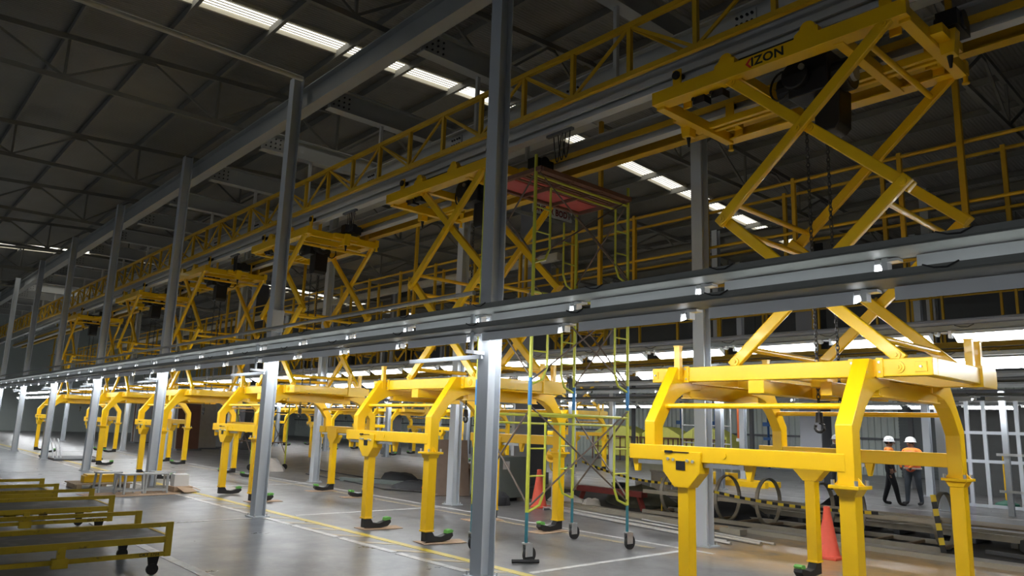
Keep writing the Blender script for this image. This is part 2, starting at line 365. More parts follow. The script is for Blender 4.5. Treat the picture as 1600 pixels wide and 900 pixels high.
# ------------------------------------------------------------------ steel columns of a lift row
def hcol(h, s=0.1, tf=0.016, tw=0.012):
    g = G(); g.box((-s, -s, 0.02), (s, -s + tf, h)); g.box((-s, s - tf, 0.02), (s, s, h)); g.box((-tw, -s + tf, 0.02), (tw, s - tf, h)); return g
colm = hcol(8.2).mesh('column_shaft', GREY, bevel=0.003)
platem = G().box((-0.17, -0.15, 0), (0.17, 0.15, 0.02)).mesh('base_plate', GREY)
boltm = G().tube((0, 0, 0.02), (0, 0, 0.06), 0.012, 6).mesh('anchor_bolt', STEEL)
def column(x, y, label, group):
    e = empty('steel_column', (x, y, 0), label, 'column', group)
    ob('shaft', colm, e); ob('base_plate', platem, e)
    for a in (-0.135, 0.135):
        for b in (-0.11, 0.11): ob('anchor_bolt', boltm, e, (a, b, 0))
    return e
CF = []
for k in range(9):
    CF.append(column(-6.75 - PITCH * k, 5.70, ('tall grey H-section column in the foreground that crosses the whole picture' if k == 0 else '%s grey H-section column of the front row, counted leftward from the foreground column' % ORD[k]), 'front row columns'))
for k in range(8):
    column(-6.70 - 6.3 * k, 10.08, ('grey H-section column standing behind the nearest yellow lift' if k == 0 else '%s grey H-section column of the row behind the lifts, counted from the right' % ORD[k].replace('nearest', 'first')), 'columns behind the lifts')
column(-0.4, 10.08, 'grey H-section column behind the lifts just right of the nearest lift', 'columns behind the lifts')
for k in range(8): column(-6.7 - 6.3 * k, 20.45, ('pale grey column beside the two workers' if k == 0 else '%s grey column of the distant lift row, counted from the workers' % ORD[k].replace('nearest', 'first')), 'columns of the distant row')
for k in range(7): column(-8.6 - 6.3 * k, 25.0, '%s grey column in the rearmost row, counted from the right' % ORD[k].replace('nearest', 'first'), 'rearmost columns')
# square clad building columns
def bigcol(x, y, s, h, label, m2=MIDC):
    e = empty('building_column', (x, y, 0), label, 'column')
    ob('shaft', G().box((-s / 2, -s / 2, 0.35), (s / 2, s / 2, h)).mesh('shaft', m2, bevel=0.01), e)
    ob('plinth', G().box((-s / 2 - .05, -s / 2 - .05, 0), (s / 2 + .05, s / 2 + .05, 0.35)).mesh('plinth', DARKC, bevel=0.01), e)
    ob('shaded_face', G().box((s / 2, -s / 2 + .02, 0.35), (s / 2 + .015, s / 2 - .02, h)).mesh('shaded_face', DARKC), e); return e  # dark sheet over one face, standing in for its shade
bc = bigcol(-16.77, 15.93, 0.72, 9.2, 'big square slate-grey building column carrying the UNDER BODY sign')
bigcol(-12.9, 26.6, 0.8, 9.0, 'big square grey building column seen through the nearest lift')
bigcol(-34.5, 22.4, 0.7, 9.0, 'dark square building column far behind the second lift')
bigcol(-39.8, 16.6, 0.7, 9.0, 'dark square building column far behind the third lift')
sg = empty('hanging_sign', (-16.35, 15.35, 8.58), 'white sign board reading UNDER BODY in maroon letters', 'sign')
ob('board', G().box((-0.03, 0, -0.19), (0.0, 1.80, 0.16)).mesh('board', WHT), sg)
tm = text_mesh('UNDER BODY', 0.30, 0.003, SGNR, 0.008); tw_ = max(v.co.x for v in tm.vertices)
o = ob('lettering', tm, sg, (0.006, 0.05, -0.02), (math.pi / 2, 0, math.pi / 2)); o.scale = (1.70 / tw_, 1, 1)
# ------------------------------------------------------------------ long beams
def beam(name, g, m, label, cat='beam', group=None, bevel=0): return tag(ob(name, g.mesh(name, m, bevel=bevel)), label, cat, group)
beam('tie_pipe', G().tube((-12.6, -12, 8.12), (-12.6, 5.68, 8.12), .05, 10), CREAM, 'pale tie pipe crossing the roof to the second front column head', 'pipe')
beam('crane_girder', G().ibeam('x', -72, 8, 5.98, 7.66, 0.24, 0.44), BEAM, 'long grey steel girder running along the front column heads')
beam('crane_girder', G().ibeam('x', -72, 8, 10.36, 7.66, 0.24, 0.44), BEAM, 'long grey steel girder along the column heads behind the lifts')
cbm = G().ibeam('y', 6.1, 10.24, 0, 7.56, 0.22, 0.44, 0.022).mesh('cross_beam', BEAM)
spl = G().box((0.008, 6.14, 7.62), (0.014, 6.6, 7.94))
blt = G()
for a in range(4):
    for b in range(3): blt.tube((0.014, 6.2 + 0.11 * a, 7.68 + .1 * b), (0.035, 6.2 + 0.11 * a, 7.68 + .1 * b), 0.017, 6)
splm = spl.mesh('splice_plate', BEAM); bltm = blt.mesh('bolts', BLKM)
for k in range(18):
    x = -3.1 - PITCH / 2 * k
    e = ob('cross_beam', cbm, None, (x, 0, 0)); tag(e, '%s grey cross beam over the lift row, counted from the right' % (ORD[k].replace('nearest', 'first') if k < 16 else 'far'), 'beam', 'cross beams over the lifts')
    if k >= 16: e['label'] = 'grey cross beam at the far end of the lift row'
    ob('splice_plate', splm, e); ob('bolt_group', bltm, e)['kind'] = 'stuff'
g1 = beam('runway_girder', G().ibeam('x', -62, 6, 8.05, 6.62, 0.2, 0.56, 0.02), RAILG, 'deep grey runway girder with bolted splices behind the yellow lattice')
for k in range(14):
    x = -4.6 - PITCH / 2 * k; p = ob('splice_plate', G().box((x - .16, 8.02, 6.68), (x + .16, 8.04, 7.12)).mesh('splice_plate', RAILG), g1); q = G()
    for a in (-.11, -.04, .04, .11):
        for b in range(4): q.tube((x + a, 8.02, 6.74 + .105 * b), (x + a, 7.995, 6.74 + .105 * b), 0.02, 6)
    ob('bolt_group', q.mesh('bolt_group', BLKM), p)['kind'] = 'stuff'
for y, nm in ((7.3, 'pale grey monorail beam nearer the front, carrying the lift carriages'), (8.5, 'pale grey monorail beam on the far side of the lift carriages')):
    r = beam('monorail_beam', G().ibeam('x', -62, 6, y, 6.0, 0.16, 0.36, 0.022, 0.02), RAILG, nm)
    ob('conductor_rail', G().box((-62, y - .1, 6.10), (6, y - .07, 6.19)).mesh('conductor', YELD if y > 8 else RAILG), r)
    for k in range(20): ob('hanger', G().box((-3.1 - PITCH / 2 * k - .03, y - .03, 6.36), (-3.1 - PITCH / 2 * k + .03, y + .03, 7.56)).mesh('hanger', RAILG), r)
beam('festoon_channel', G().ibeam('x', -62, 6, 8.95, 6.02, 0.16, 0.2, 0.02), YELD, 'yellow channel rail running beside the far monorail', 'rail')
for i, (x, y) in enumerate(((-7.1, 7.3), (-13.2, 7.3), (-19.3, 7.3))):
    e = empty('festoon_cable', (x, y, 5.98), '%s looped black festoon cable hanging under the monorail, counted from the right' % ['first', 'second', 'third'][i], 'cable', 'festoon cables')
    for j in range(3):
        pts = [(-.12 * j + .16 * (q / 8 - .5), 0.03 * j, -.42 * math.sin(math.pi * q / 8)) for q in range(9)]
        ob('loop', G().path(pts, .009, 5).mesh('loop', BLK), e)
    ob('clip', G().box((-.4, -.02, -.02), (.12, .04, .03)).mesh('clip', DARKC), e)
# yellow lattice girder in front of the monorail
lt = empty('lattice_girder', (0, 6.9, 0), 'long yellow lattice girder running above the lift carriages', 'lattice girder')
for z in (6.17, 6.86): ob('chord', G().box((-62, -.035, z - .035), (6, .035, z + .035)).mesh('chord', YELD), lt)
ob('chord', G().box((-62, .55, 6.14), (6, .61, 6.2)).mesh('chord', YELD), lt)
vm = G().box((-.03, -.03, 6.2), (.03, .03, 6.83)).mesh('upright', YELD)
dm = G().bar((0.03, 0, 6.2), (0.97, 0, 6.83), 0.03, 0.04).mesh('diagonal', YELD); dm2 = G().bar((0.03, 0, 6.83), (0.97, 0, 6.2), 0.03, 0.04).mesh('diagonal', YELD)
bm_ = G().bar((0, 0.0, 6.84), (0.9, 0.58, 6.2), 0.035, 0.045).mesh('outrigger', YELD)
for k in range(64):
    x = 4.4 - 1.0 * k; ob('upright', vm, lt, (x, 0, 0)); ob('diagonal', dm if k % 2 else dm2, lt, (x, 0, 0))
    if k % 2 == 0: ob('outrigger', bm_, lt, (x, 0, 0))

# ------------------------------------------------------------------ lighting rails with fluorescent battens
# batten seen in its own axes: long along x, light opening towards +y and down
def batten_meshes(kind, L=1.24):
    if kind == 'flat':      # shallow reflector seen from behind
        prof = [(-0.06, 0.0), (0.06, 0.0), (0.105, -0.028), (0.098, -0.032), (-0.052, -0.086), (-0.052, -0.096), (-0.062, -0.096)]
        dif = [(0.096, -0.038), (-0.048, -0.0895), (-0.050, -0.083), (0.094, -0.0315)]
    else:                   # deep reflector facing the lifts from the rear
        prof = [(-0.06, 0.0), (0.06, 0.0), (0.10, -0.040), (0.090, -0.044), (-0.052, -0.126), (-0.052, -0.136), (-0.062, -0.136)]
        dif = [(0.088, -0.050), (-0.048, -0.1285), (-0.052, -0.122), (0.084, -0.0435)]
    h = G().prism(prof, 'x', -L / 2, L / 2); d = G().prism(dif, 'x', -L / 2 + .01, L / 2 + .012)
    cp = G().prism([(-0.05, 0.005), (0.05, 0.005), (0.075, -0.03), (-0.01, -0.05), (-0.05, -0.03)], 'x', L / 2, L / 2 + .04)
    cl = G().box((L / 2 + 0.05, -0.05, -0.08), (L / 2 + 0.09, 0.03, 0.012)).box((L / 2 + .05, -.06, -.02), (L / 2 + .17, .03, .0))
    return h.mesh('housing', FIXW), d.mesh('diffuser', TUBE), cp.mesh('end_cap', WHT), cl.mesh('clamp', STEEL)
BMF = batten_meshes('flat'); BMD = batten_meshes('deep')
def light_rail(y, z, side, x0, x1, nb, start, lab, blab, grp, tray_w=0.28):
    BM = BMF if side > 0 else BMD; fr = -tray_w / 2 if side < 0 else -tray_w / 2 - .10
    e = empty('lighting_rail', (0, y, z), lab, 'lighting rail')
    ob('tray', G().box((x0, fr, 0), (x1, tray_w / 2, 0.012)).box((x0, fr, 0), (x1, fr + .012, 0.06)).box((x0, tray_w / 2 - .012, 0), (x1, tray_w / 2, 0.06)).mesh('tray', TRAY), e)
    ob('lip', G().tube((x0, fr, 0.006), (x1, fr, 0.006), 0.009, 6).mesh('lip', TRAY), e)
    rnd = random.Random(int(z * 100 + y * 10))
    cab = G(); xx = x1 - 1.0
    while xx > max(x0, -22): cab.path([(xx, fr - .008, .064), (xx - .07, fr - .016, .03), (xx - .15, fr - .012, .036), (xx - .22, fr - .008, .064)], 0.006, 5); xx -= 1.53 + rnd.uniform(-.2, .2)
    ob('loose_wire', cab.mesh('loose_wire', BLK), e)
    for k in range(nb):
        x = start - 1.5325 * k
        b = empty('fluorescent_batten', (x, y + side * 0.085, z - 0.012), blab % ordinal(k), 'light', grp)
        if side < 0: b.rotation_euler = (0, 0, math.pi)
        ob('housing', BM[0], b); ob('diffuser', BM[1], b)
        ob('end_cap', BM[2], b)
        if side < 0: ob('end_cap', BM[2], b, (-1.33, 0, 0)); ob('clamp', BM[3], b, (0, 0, 0))
        else: ob('clamp', BM[3], b)
    return e
XR0, XR1 = -71.0, 4.0
light_rail(5.44, 2.985, 1, XR0, XR1, 47, 1.82, 'upper of the two lighting rails crossing in front of the lifts', '%s fluorescent batten on the upper front rail, counted from the right', 'battens on the upper front rail')
light_rail(5.44, 2.775, 1, XR0, XR1, 47, 1.66, 'lower of the two lighting rails crossing in front of the lifts', '%s fluorescent batten on the lower front rail, counted from the right', 'battens on the lower front rail')
light_rail(10.40, 3.06, -1, XR0, XR1, 47, 2.10, 'upper lighting rail with glowing battens behind the lifts', '%s glowing batten on the upper rail behind the lifts, counted from the right', 'battens on the upper rear rail')
light_rail(10.40, 2.72, -1, XR0, XR1, 47, 1.70, 'lower lighting rail with glowing battens behind the lifts', '%s glowing batten on the lower rail behind the lifts, counted from the right', 'battens on the lower rear rail')
light_rail(20.2, 3.06, 1, XR0, -3, 42, -5.2, 'upper lighting rail on the near side of the distant lift row', '%s batten on the near upper rail of the distant row, counted from the right', 'battens on the distant near upper rail')
light_rail(20.2, 2.76, 1, XR0, -3, 42, -5.0, 'lower lighting rail on the near side of the distant lift row', '%s batten on the near lower rail of the distant row, counted from the right', 'battens on the distant near lower rail')
light_rail(25.3, 2.78, -1, XR0, -3, 42, -5.4, 'distant lighting rail with a line of glowing battens low behind the lifts', '%s small glowing batten on the distant rear rail, counted from the right', 'battens on the distant rail')
light_rail(-9.6, 3.02, 1, -50, 6, 34, 3.4, 'upper lighting rail of the unseen neighbouring row behind the viewpoint', '%s batten on the upper rail of the unseen neighbouring row behind the viewpoint', 'battens on the unseen neighbouring upper rail')  # unseen rail pair, added to light the column fronts and aisle floor
light_rail(-9.6, 2.74, 1, -50, 6, 34, 3.2, 'lower lighting rail of the unseen neighbouring row behind the viewpoint', '%s batten on the lower rail of the unseen neighbouring row behind the viewpoint', 'battens on the unseen neighbouring lower rail')
for k in range(8): column(-1.6 - PITCH * k, -9.35, '%s column of the neighbouring row behind the viewpoint' % ordinal(k), 'columns of the neighbouring row')
light_rail(29.6, 3.35, 1, -46, -5, 26, -6.0, 'added lighting rail brightening the corrugated wall', '%s batten on the added rail brightening the corrugated wall, counted from the right', 'added battens lighting the far wall')  # added rail that brightens the far wall cladding and lime covers
# plain conduit rail above the front rails, and brackets from the columns
cr = beam('conduit_rail', G().tube((-62, 5.50, 3.27), (-6.85, 5.50, 3.27), 0.03, 8), STEEL, 'thin galvanised conduit running to the foreground column above the lighting rails', 'conduit')
brm = G().box((-0.02, -0.38, 2.52), (0.02, -0.1, 2.56)).box((-0.02, -0.30, 2.52), (.02, -.27, 3.05)).mesh('rail_bracket', GREY)
arm = G().bar((-1.5, -0.12, 2.50), (0, -0.12, 2.50), 0.03, 0.05).mesh('bracket_arm', GREY)
for i, c in enumerate(CF):
    ob('rail_bracket', brm, c)
    ob('bracket_arm', arm, c)
ob('sleeve', G().box((-.115, -.115, 3.25), (.115, .115, 3.65)).mesh('sleeve', GREY, bevel=.01), CF[1])

# ================================================================== THE LIFTS
lift = empty('scissor_lift', (LX0, LY, 0), 'nearest yellow overhead scissor lift with the IZON logo on its carriage', 'lift', 'yellow scissor lifts in the front row')
B = 0.008
lf = ob('lower_frame', G().box((-1.505, -.90, 2.25), (1.505, -.78, 2.41)).box((-1.505, .78, 2.25), (1.505, .90, 2.41)).box((1.40, -.78, 2.25), (1.505, .78, 2.41)).box((-1.505, -.78, 2.25), (-1.40, .78, 2.41)).box((-0.05, -.78, 2.27), (0.05, .78, 2.38)).mesh('lower_frame', YEL, bevel=B), lift)
arch_pts = [(-.81, 2.412), (-.985, 2.412), (-1.42, 1.80), (-1.42, 'B'), (-1.27, 'B'), (-1.27, 1.75), (-1.13, 1.94), (-1.02, 2.04), (-.88, 2.12), (-.70, 2.16), (-.55, 2.17), (-.55, 2.247), (-.81, 2.247)]
def arch(zb, hw):
    pts = [(y, zb if z == 'B' else z) for y, z in arch_pts]; return G().prism(pts, 'x', -hw, hw).mesh('arch_leg', YEL, bevel=B)
aL = arch(1.42, .065); aR = arch(1.29, .075)
railm = G().box((-1.42, -1.425, 1.40), (.93, -1.285, 1.555)).mesh('side_rail', YEL, bevel=B)
tubem = G().tube((-1.15, -1.2, 1.97), (.93, -1.2, 1.97), 0.028, 12).mesh('grab_tube', YEL, smooth=True)
PLX = -.74
brk = G().prism([(PLX - .24, 1.50), (PLX + .24, 1.50), (PLX + .22, 1.29), (PLX + .085, 1.14), (PLX - .085, 1.14), (PLX - .22, 1.29)], 'y', -1.445, -1.27).mesh('slide_bracket', YEL, bevel=B)
win = G().box((PLX - .055, -1.452, 1.315), (PLX + .055, -1.44, 1.405)).mesh('window', BLKM)
slot = G().box((PLX - .17, -1.452, 1.487), (PLX + .1, -1.444, 1.497)).box((PLX - .19, -1.46, 1.48), (PLX - .10, -1.444, 1.505)).mesh('slot', BLKM)
def bolts(pts, y0, y1, r, m):
    g = G()
    for x, z in pts: g.tube((x, y0, z), (x, y1, z), r, 8)
    return g.mesh('bolt', m)
brb = bolts([(PLX - .15, 1.42), (PLX - .085, 1.415), (PLX + .085, 1.41), (PLX + .15, 1.405)], -1.445, -1.465, .016, STEEL)
rmount = G().box((-1.33, -1.385, 1.352), (-.06, -1.315, 1.392)).mesh('linear_guide', STEEL)
stopm = G().prism([(-1.41, 1.40), (-1.33, 1.40), (-1.34, 1.27), (-1.38, 1.27)], 'y', -1.38, -1.32).mesh('end_stop', YEL)
stopm2 = G().prism([(-.06, 1.40), (.04, 1.40), (.0, 1.25), (-.03, 1.25)], 'y', -1.38, -1.32).mesh('end_stop', YEL)
postL = G().box((PLX - .065, -1.41, .17), (PLX + .065, -1.28, 1.18)).box((PLX - .075, -1.42, .165), (PLX + .075, -1.27, .19)).mesh('post', YEL, bevel=B)
postR = G().box((.86, -1.42, .17), (1.0, -1.275, 1.27)).box((.85, -1.43, .165), (1.01, -1.265, .19)).mesh('post', YEL, bevel=B)
flg = G().box((.80, -1.485, 1.262), (1.06, -1.21, 1.292)).prism([(.80, 1.292), (.855, 1.292), (.855, 1.36)], 'y', -1.36, -1.345).prism([(1.06, 1.292), (1.005, 1.292), (1.005, 1.36)], 'y', -1.36, -1.345).prism([(.82, 1.262), (1.04, 1.262), (1.0, 1.20), (.86, 1.20)], 'y', -1.44, -1.26).mesh('flange', YEL, bevel=.004)
flb = G()
for a in (.83, 1.03):
    for b in (-1.455, -1.24): flb.tube((a, b, 1.292), (a, b, 1.335), .016, 6)
flb = flb.mesh('flange_bolt', STEEL)
bootp = [(-1.405, .165), (-1.405, .03), (-1.10, .012), (-.96, .03), (-.90, .085), (-.91, .125), (-1.0, .115), (-1.12, .085), (-1.24, .10), (-1.285, .165)]
bootL = G().prism(bootp, 'x', PLX - .055, PLX + .055).mesh('boot', BLK, bevel=.006); bootR = G().prism(bootp, 'x', .93 - .055, .93 + .055).mesh('boot', BLK, bevel=.006)
padp = [(-1.01, .118), (-.91, .128), (-.89, .155), (-.93, .175), (-1.0, .165)]
padL = G().prism(padp, 'x', PLX - .05, PLX + .05).mesh('pad', GREENP, bevel=.006); padR = G().prism(padp, 'x', .88, .98).mesh('pad', GREENP, bevel=.006)
mir = Matrix.Diagonal((1, -1, 1, 1))
def mirror(me):
    m2 = me.copy(); m2.transform(mir); m2.flip_normals(); return m2
for me, nm, loc in ((aL, 'arch_leg', (-1.15, 0, 0)), (aR, 'arch_leg', (.93, 0, 0)), (railm, 'side_rail', (0, 0, 0)), (tubem, 'grab_tube', (0, 0, 0)), (brk, 'slide_bracket', (0, 0, 0)), (win, 'bracket_window', (0, 0, 0)), (slot, 'bracket_slot', (0, 0, 0)), (brb, 'bracket_bolts', (0, 0, 0)),
                    (rmount, 'linear_guide', (0, 0, 0)), (stopm, 'end_stop', (0, 0, 0)), (stopm2, 'end_stop', (0, 0, 0)), (postL, 'post', (0, 0, 0)), (postR, 'post', (0, 0, 0)), (flg, 'flange', (0, 0, 0)), (flb, 'flange_bolts', (0, 0, 0)), (bootL, 'boot', (0, 0, 0)), (bootR, 'boot', (0, 0, 0)), (padL, 'boot_pad', (0, 0, 0)), (padR, 'boot_pad', (0, 0, 0))):
    for q in (ob(nm, me, lf, loc), ob(nm, mirror(me), lf, loc)):
        if nm.endswith('_bolts'): q['kind'] = 'stuff'
for x in (-1.15, .93): ob('cross_beam', G().ibeam('y', -.74, .74, x, 2.07, .15, .18, .016, .1).mesh('cross_beam', YEL, bevel=.003), lf)
ob('belly_tube', G().box((-.26, -.93, 2.11), (-.08, .93, 2.245)).mesh('belly_tube', YEL, bevel=B), lf)
ob('belly_tube', G().box((.35, -.6, 2.10), (.47, .78, 2.235)).box((-.08, .1, 2.1), (.93, .2, 2.22)).mesh('belly_tube', YEL, bevel=B), lf)
for x, y, h in ((-1.10, -.96, .24), (1.40, .45, .30), (1.40, .70, .30), (-1.10, .96, .24)):
    ob('guide_stub', G().box((x - .035, y - .03, 2.27), (x + .035, y + .03, 2.41 + h)).box((x - .042, y - .037, 2.40 + h), (x + .042, y + .037, 2.41 + h)).mesh('guide_stub', YEL), lf)
for x in (-1.03, .81, 1.06): ob('clamp_plate', G().box((x - .03, -.915, 2.24), (x + .03, -.89, 2.42)).mesh('clamp_plate', YEL, bevel=.003), lf)
sp = G()
for r, d in ((.055, .012), (.035, .02), (.016, .03)): sp.tube((1.22, -.90, 2.33), (1.22, -.90 - d, 2.33), r, 18)
ob('pin_boss', sp.mesh('pin_boss', YEL), lf)
ob('end_tab', G().box((1.36, -.908, 2.285), (1.46, -.895, 2.375)).mesh('end_tab', YEL, bevel=.003), lf); ob('end_tab', G().box((-1.49, -.908, 2.29), (-1.42, -.895, 2.37)).mesh('end_tab', YEL, bevel=.003), lf)
ob('rail_boss', G().tube((-.25, -1.425, 1.48), (-.25, -1.435, 1.48), .03, 14).mesh('rail_boss', YEL), lf); ob('end_block', G().box((1.36, .36, 2.22), (1.53, .78, 2.43)).mesh('end_block', YEL, bevel=.004), lf)
pb = bolts([(-1.15, 2.39), (-1.04, 2.39), (-1.03, 2.28), (.81, 2.38), (.82, 2.29), (.98, 2.38), (.98, 2.29), (1.06, 2.38), (1.06, 2.29), (1.41, 2.33), (-1.455, 2.33)], -.90, -.922, .011, STEEL)
ob('frame_bolts', pb, lf)['kind'] = 'stuff'
ob('orange_block', G().box((.02, -.15, 2.21), (.22, .05, 2.30)).mesh('orange_block', HELY, bevel=.02), lf)
# scissor arms
zT, zM, zB = 5.68, 4.05, 2.45; tl, tr, el, er = -.43, 1.27, -.56, 1.35
def sarm(p0, p1, y, ext=.07):
    a = Vector((p0[0], y, p0[1])); b = Vector((p1[0], y, p1[1])); d = (b - a).normalized(); a -= d * ext; b += d * ext
    g = G().bar(a, b, .07, .115, (0, 1, 0)) if False else G()
    up = Vector((0, 1, 0)); sd = d.cross(up).normalized(); vs = []
    for p in (a, b):
        for q, r in ((-1, -1), (1, -1), (1, 1), (-1, 1)): vs.append(p + sd * (q * .058) + up * (r * .032))
    g.add(vs, [(3, 2, 1, 0), (4, 5, 6, 7), (0, 1, 5, 4), (1, 2, 6, 5), (2, 3, 7, 6), (3, 0, 4, 7)])
    return g
for s in (-1, 1):
    yo, yi = s * .855, s * .775
    for p0, p1, y in (((tl, zT), (er, zM), yi), ((tr, zT), (el, zM), yo), ((el, zM), (tr - .1, zB), yi), ((er, zM), (tl, zB), yo)):
        a = ob('scissor_arm', sarm(p0, p1, y).mesh('scissor_arm', YEL, bevel=.012), lift)
        yy = y + s * .032
        for q in (p0, p1, ((p0[0] + p1[0]) / 2, (p0[1] + p1[1]) / 2)): ob('pivot_pin', G().tube((q[0], yy, q[1]), (q[0], yy + s * .012, q[1]), .045, 16).tube((q[0], yy, q[1]), (q[0], yy + s * .022, q[1]), .02, 10).mesh('pivot_pin', YEL), a)
for x, z in ((-.40, 4.20), (1.12, 5.54), (1.18, 3.90), (-.36, 3.87), (-.3, 2.58), (1.02, 2.62)):
    ob('cross_tube', G().tube((x, -.80, z), (x, .80, z), .032, 12).mesh('cross_tube', YEL, smooth=True), lift)
# carriage
cg = G()
for s in (-1, 1): cg.box((-1.5, s * .90, 5.70), (1.5, s * .80, 5.86)).box((-1.5, s * .90, 5.695), (1.5, s * .70, 5.715))
cg.box((-1.5, -.8, 5.66), (-1.39, .8, 5.80)).box((1.39, -.8, 5.66), (1.5, .8, 5.80)); cg.box((-1.62, -.3, 5.70), (-1.5, .3, 5.80)).box((1.5, -.3, 5.70), (1.62, .3, 5.80))
for y in (.22, .34): cg.box((-1.39, y - .03, 5.70), (1.39, y + .03, 5.79))
for x in (-.36, .80): cg.box((x - .05, -.8, 5.68), (x + .05, .8, 5.80))
ca = ob('carriage', cg.mesh('carriage', YEL, bevel=.005), lift)
def horn(x0, x1):
    c = (x0 + x1) / 2; pts = [(x0, 5.85), (x1, 5.85), (x1, 5.93)]
    for k in range(7): a = math.pi * k / 6; pts.append((c + .02 + math.cos(a) * .085, 5.94 + .075 * math.sin(a)))
    pts.append((x0 + .01, 5.90)); return G().prism(pts, 'y', -.90, -.80).mesh('horn', YEL, bevel=.005)
ob('horn', horn(-.61, -.34), ca); ob('horn', horn(.37, .64), ca)
ob('cable_guard', G().box((-.37, -.78, 5.86), (.40, -.70, 5.95)).mesh('cable_guard', BLKM), ca)
for x in (-1.0, -.75): ob('sensor', G().box((x, -.75, 5.60), (x + .16, -.6, 5.69)).tube((x + .02, -.76, 5.66), (x + .02, -.78, 5.66), .025, 8).mesh('sensor', BLKM), ca)
for x in (-1.58, 1.58):
    ob('stop_funnel', G().prism([(x - .09, 5.82), (x + .09, 5.82), (x + .06, 5.56), (x - .06, 5.56)], 'y', -.07, .07).mesh('stop_funnel', YEL, bevel=.006), ca)
    ob('rubber_pin', G().tube((x, 0, 5.57), (x, 0, 5.43), .032, 10, .012).mesh('rubber_pin', BLK), ca)
    ob('stub', G().tube((x * .93, .86, 5.7), (x * .93, .86, 5.60), .025, 10).tube((x * .93, .86, 5.61), (x * .93, .86, 5.595), .04, 10).mesh('stub', YEL), ca)
for x in (-1.25, 1.25):
    for y, sy in ((-.60, -1), (.60, 1)):
        ob('trolley_bracket', G().box((x - .06, y + sy * .10, 5.72), (x + .06, y + sy * .125, 6.16)).box((x - .06, y - sy * .10, 5.72), (x + .06, y - sy * .125, 6.12)).box((x - .06, y - .125, 5.80), (x + .06, y + .125, 5.84)).mesh('trolley_bracket', YEL, bevel=.004), ca)
        ob('trolley_wheel', G().tube((x, y + sy * .03, 6.08), (x, y + sy * .15, 6.08), .055, 14).tube((x, y - sy * .03, 6.08), (x, y - sy * .10, 6.08), .055, 14).mesh('trolley_wheel', BLK), ca)
ob('drive_motor', G().tube((-1.0, -.42, 5.98), (-.66, -.42, 5.98), .085, 14).box((-1.08, -.5, 5.86), (-.98, -.34, 6.08)).mesh('drive_motor', BLKM, smooth=True), ca)
ob('drive_motor', G().tube((1.72, .1, 5.96), (1.45, .1, 5.96), .10, 14).box((1.5, -.1, 5.84), (1.7, .3, 6.02)).mesh('drive_motor', BLKM, smooth=True), ca)
lg = bpy.data.objects.new('logo', G().prism([(-.20, 5.775), (-.15, 5.83), (-.12, 5.83), (-.165, 5.775), (-.12, 5.72), (-.15, 5.72)], 'y', -.9035, -.8995).mesh('logo', REDL)); COL.objects.link(lg); lg.parent = ca
tm = text_mesh('IZON', 0.15, 0.002, INK, 0.004); tw_ = max(v.co.x for v in tm.vertices); o = ob('logo_lettering', tm, ca, (-.135, -.901, 5.777), (math.pi / 2, 0, 0)); o.scale = (.39 / tw_, .95, 1)
# hoist with chains
ho = ob('chain_hoist', G().box((-.02, -.30, 5.50), (.46, .22, 5.98)).tube((-.20, -.05, 5.70), (.62, -.05, 5.70), .19, 20).tube((.1, -.38, 5.74), (.1, .35, 5.74), .16, 18).mesh('chain_hoist', BLKM, bevel=.02), lift)
ob('chain_bag', G().prism([(.22, 5.55), (.52, 5.55), (.50, 5.12), (.44, 5.06), (.26, 5.06), (.22, 5.12)], 'y', -.17, .14).mesh('chain_bag', BLKM, bevel=.015), ho)
ob('hoist_cable', G().torus((-.12, -.25, 5.72), (0.3, 1, 0), .17, .014, 20, 5).mesh('hoist_cable', BLK), ho); ob('hoist_cable', G().torus((.35, .3, 5.66), (1, .3, 0), .15, .012, 20, 5).mesh('hoist_cable', BLK), ho)
ob('gear_cover', G().tube((.62, -.05, 5.70), (.66, -.05, 5.70), .10, 14).tube((.2, -.38, 5.80), (.2, -.41, 5.80), .035, 10).mesh('gear_cover', STEEL), ho)
def chain(z0, z1):
    g = G(); z = z0; k = 0
    while z > z1: g.torus((0, 0, z), (1, 0, 0) if k % 2 else (0, 1, 0), .018, .0065, 10, 5, 1.9); z -= .049; k += 1
    return g.mesh('chain', CHAIN)
ob('chain', chain(5.45, 1.97), ho, (.05, -.02, 0)); ob('chain', chain(5.1, 2.05), ho, (.24, .08, 0))
hk = G().tube((.05, -.02, 1.95), (.05, -.02, 1.84), .035, 10, .045)
for k in range(9):
    a = math.radians(90 - 34 * k); b = math.radians(90 - 34 * (k + 1)); hk.tube((.05 + .05 * math.cos(a), -.02, 1.79 + .05 * math.sin(a)), (.05 + .05 * math.cos(b), -.02, 1.79 + .05 * math.sin(b)), .017, 6)
ob('hook', hk.mesh('hook', BLKM), ho)
LIFTS = [lift]
lablist = ['second yellow scissor lift, partly hidden by the foreground column', 'third yellow scissor lift, straddling the second front column', 'fourth yellow scissor lift along the row', 'fifth yellow scissor lift along the row', 'sixth and leftmost yellow scissor lift of the front row']
for k in range(1, 6):
    c = copy_tree(lift, None, ('logo', 'logo_lettering')); c.location.x = LX0 - PITCH * k if k < 5 else -37.2; c['label'] = lablist[k - 1]; LIFTS.append(c)
for k in range(5):
    c = copy_tree(lift, None, ('logo', 'logo_lettering', 'hoist_cable', 'bracket_slot', 'bracket_bolts', 'frame_bolts')); c.location = (-21.8 - PITCH * k, LY + LINE2, 0)
    c['label'] = '%s yellow scissor lift of the distant row, counted from the right' % ORD[k].replace('nearest', 'first'); c['group'] = 'yellow scissor lifts of the distant row'
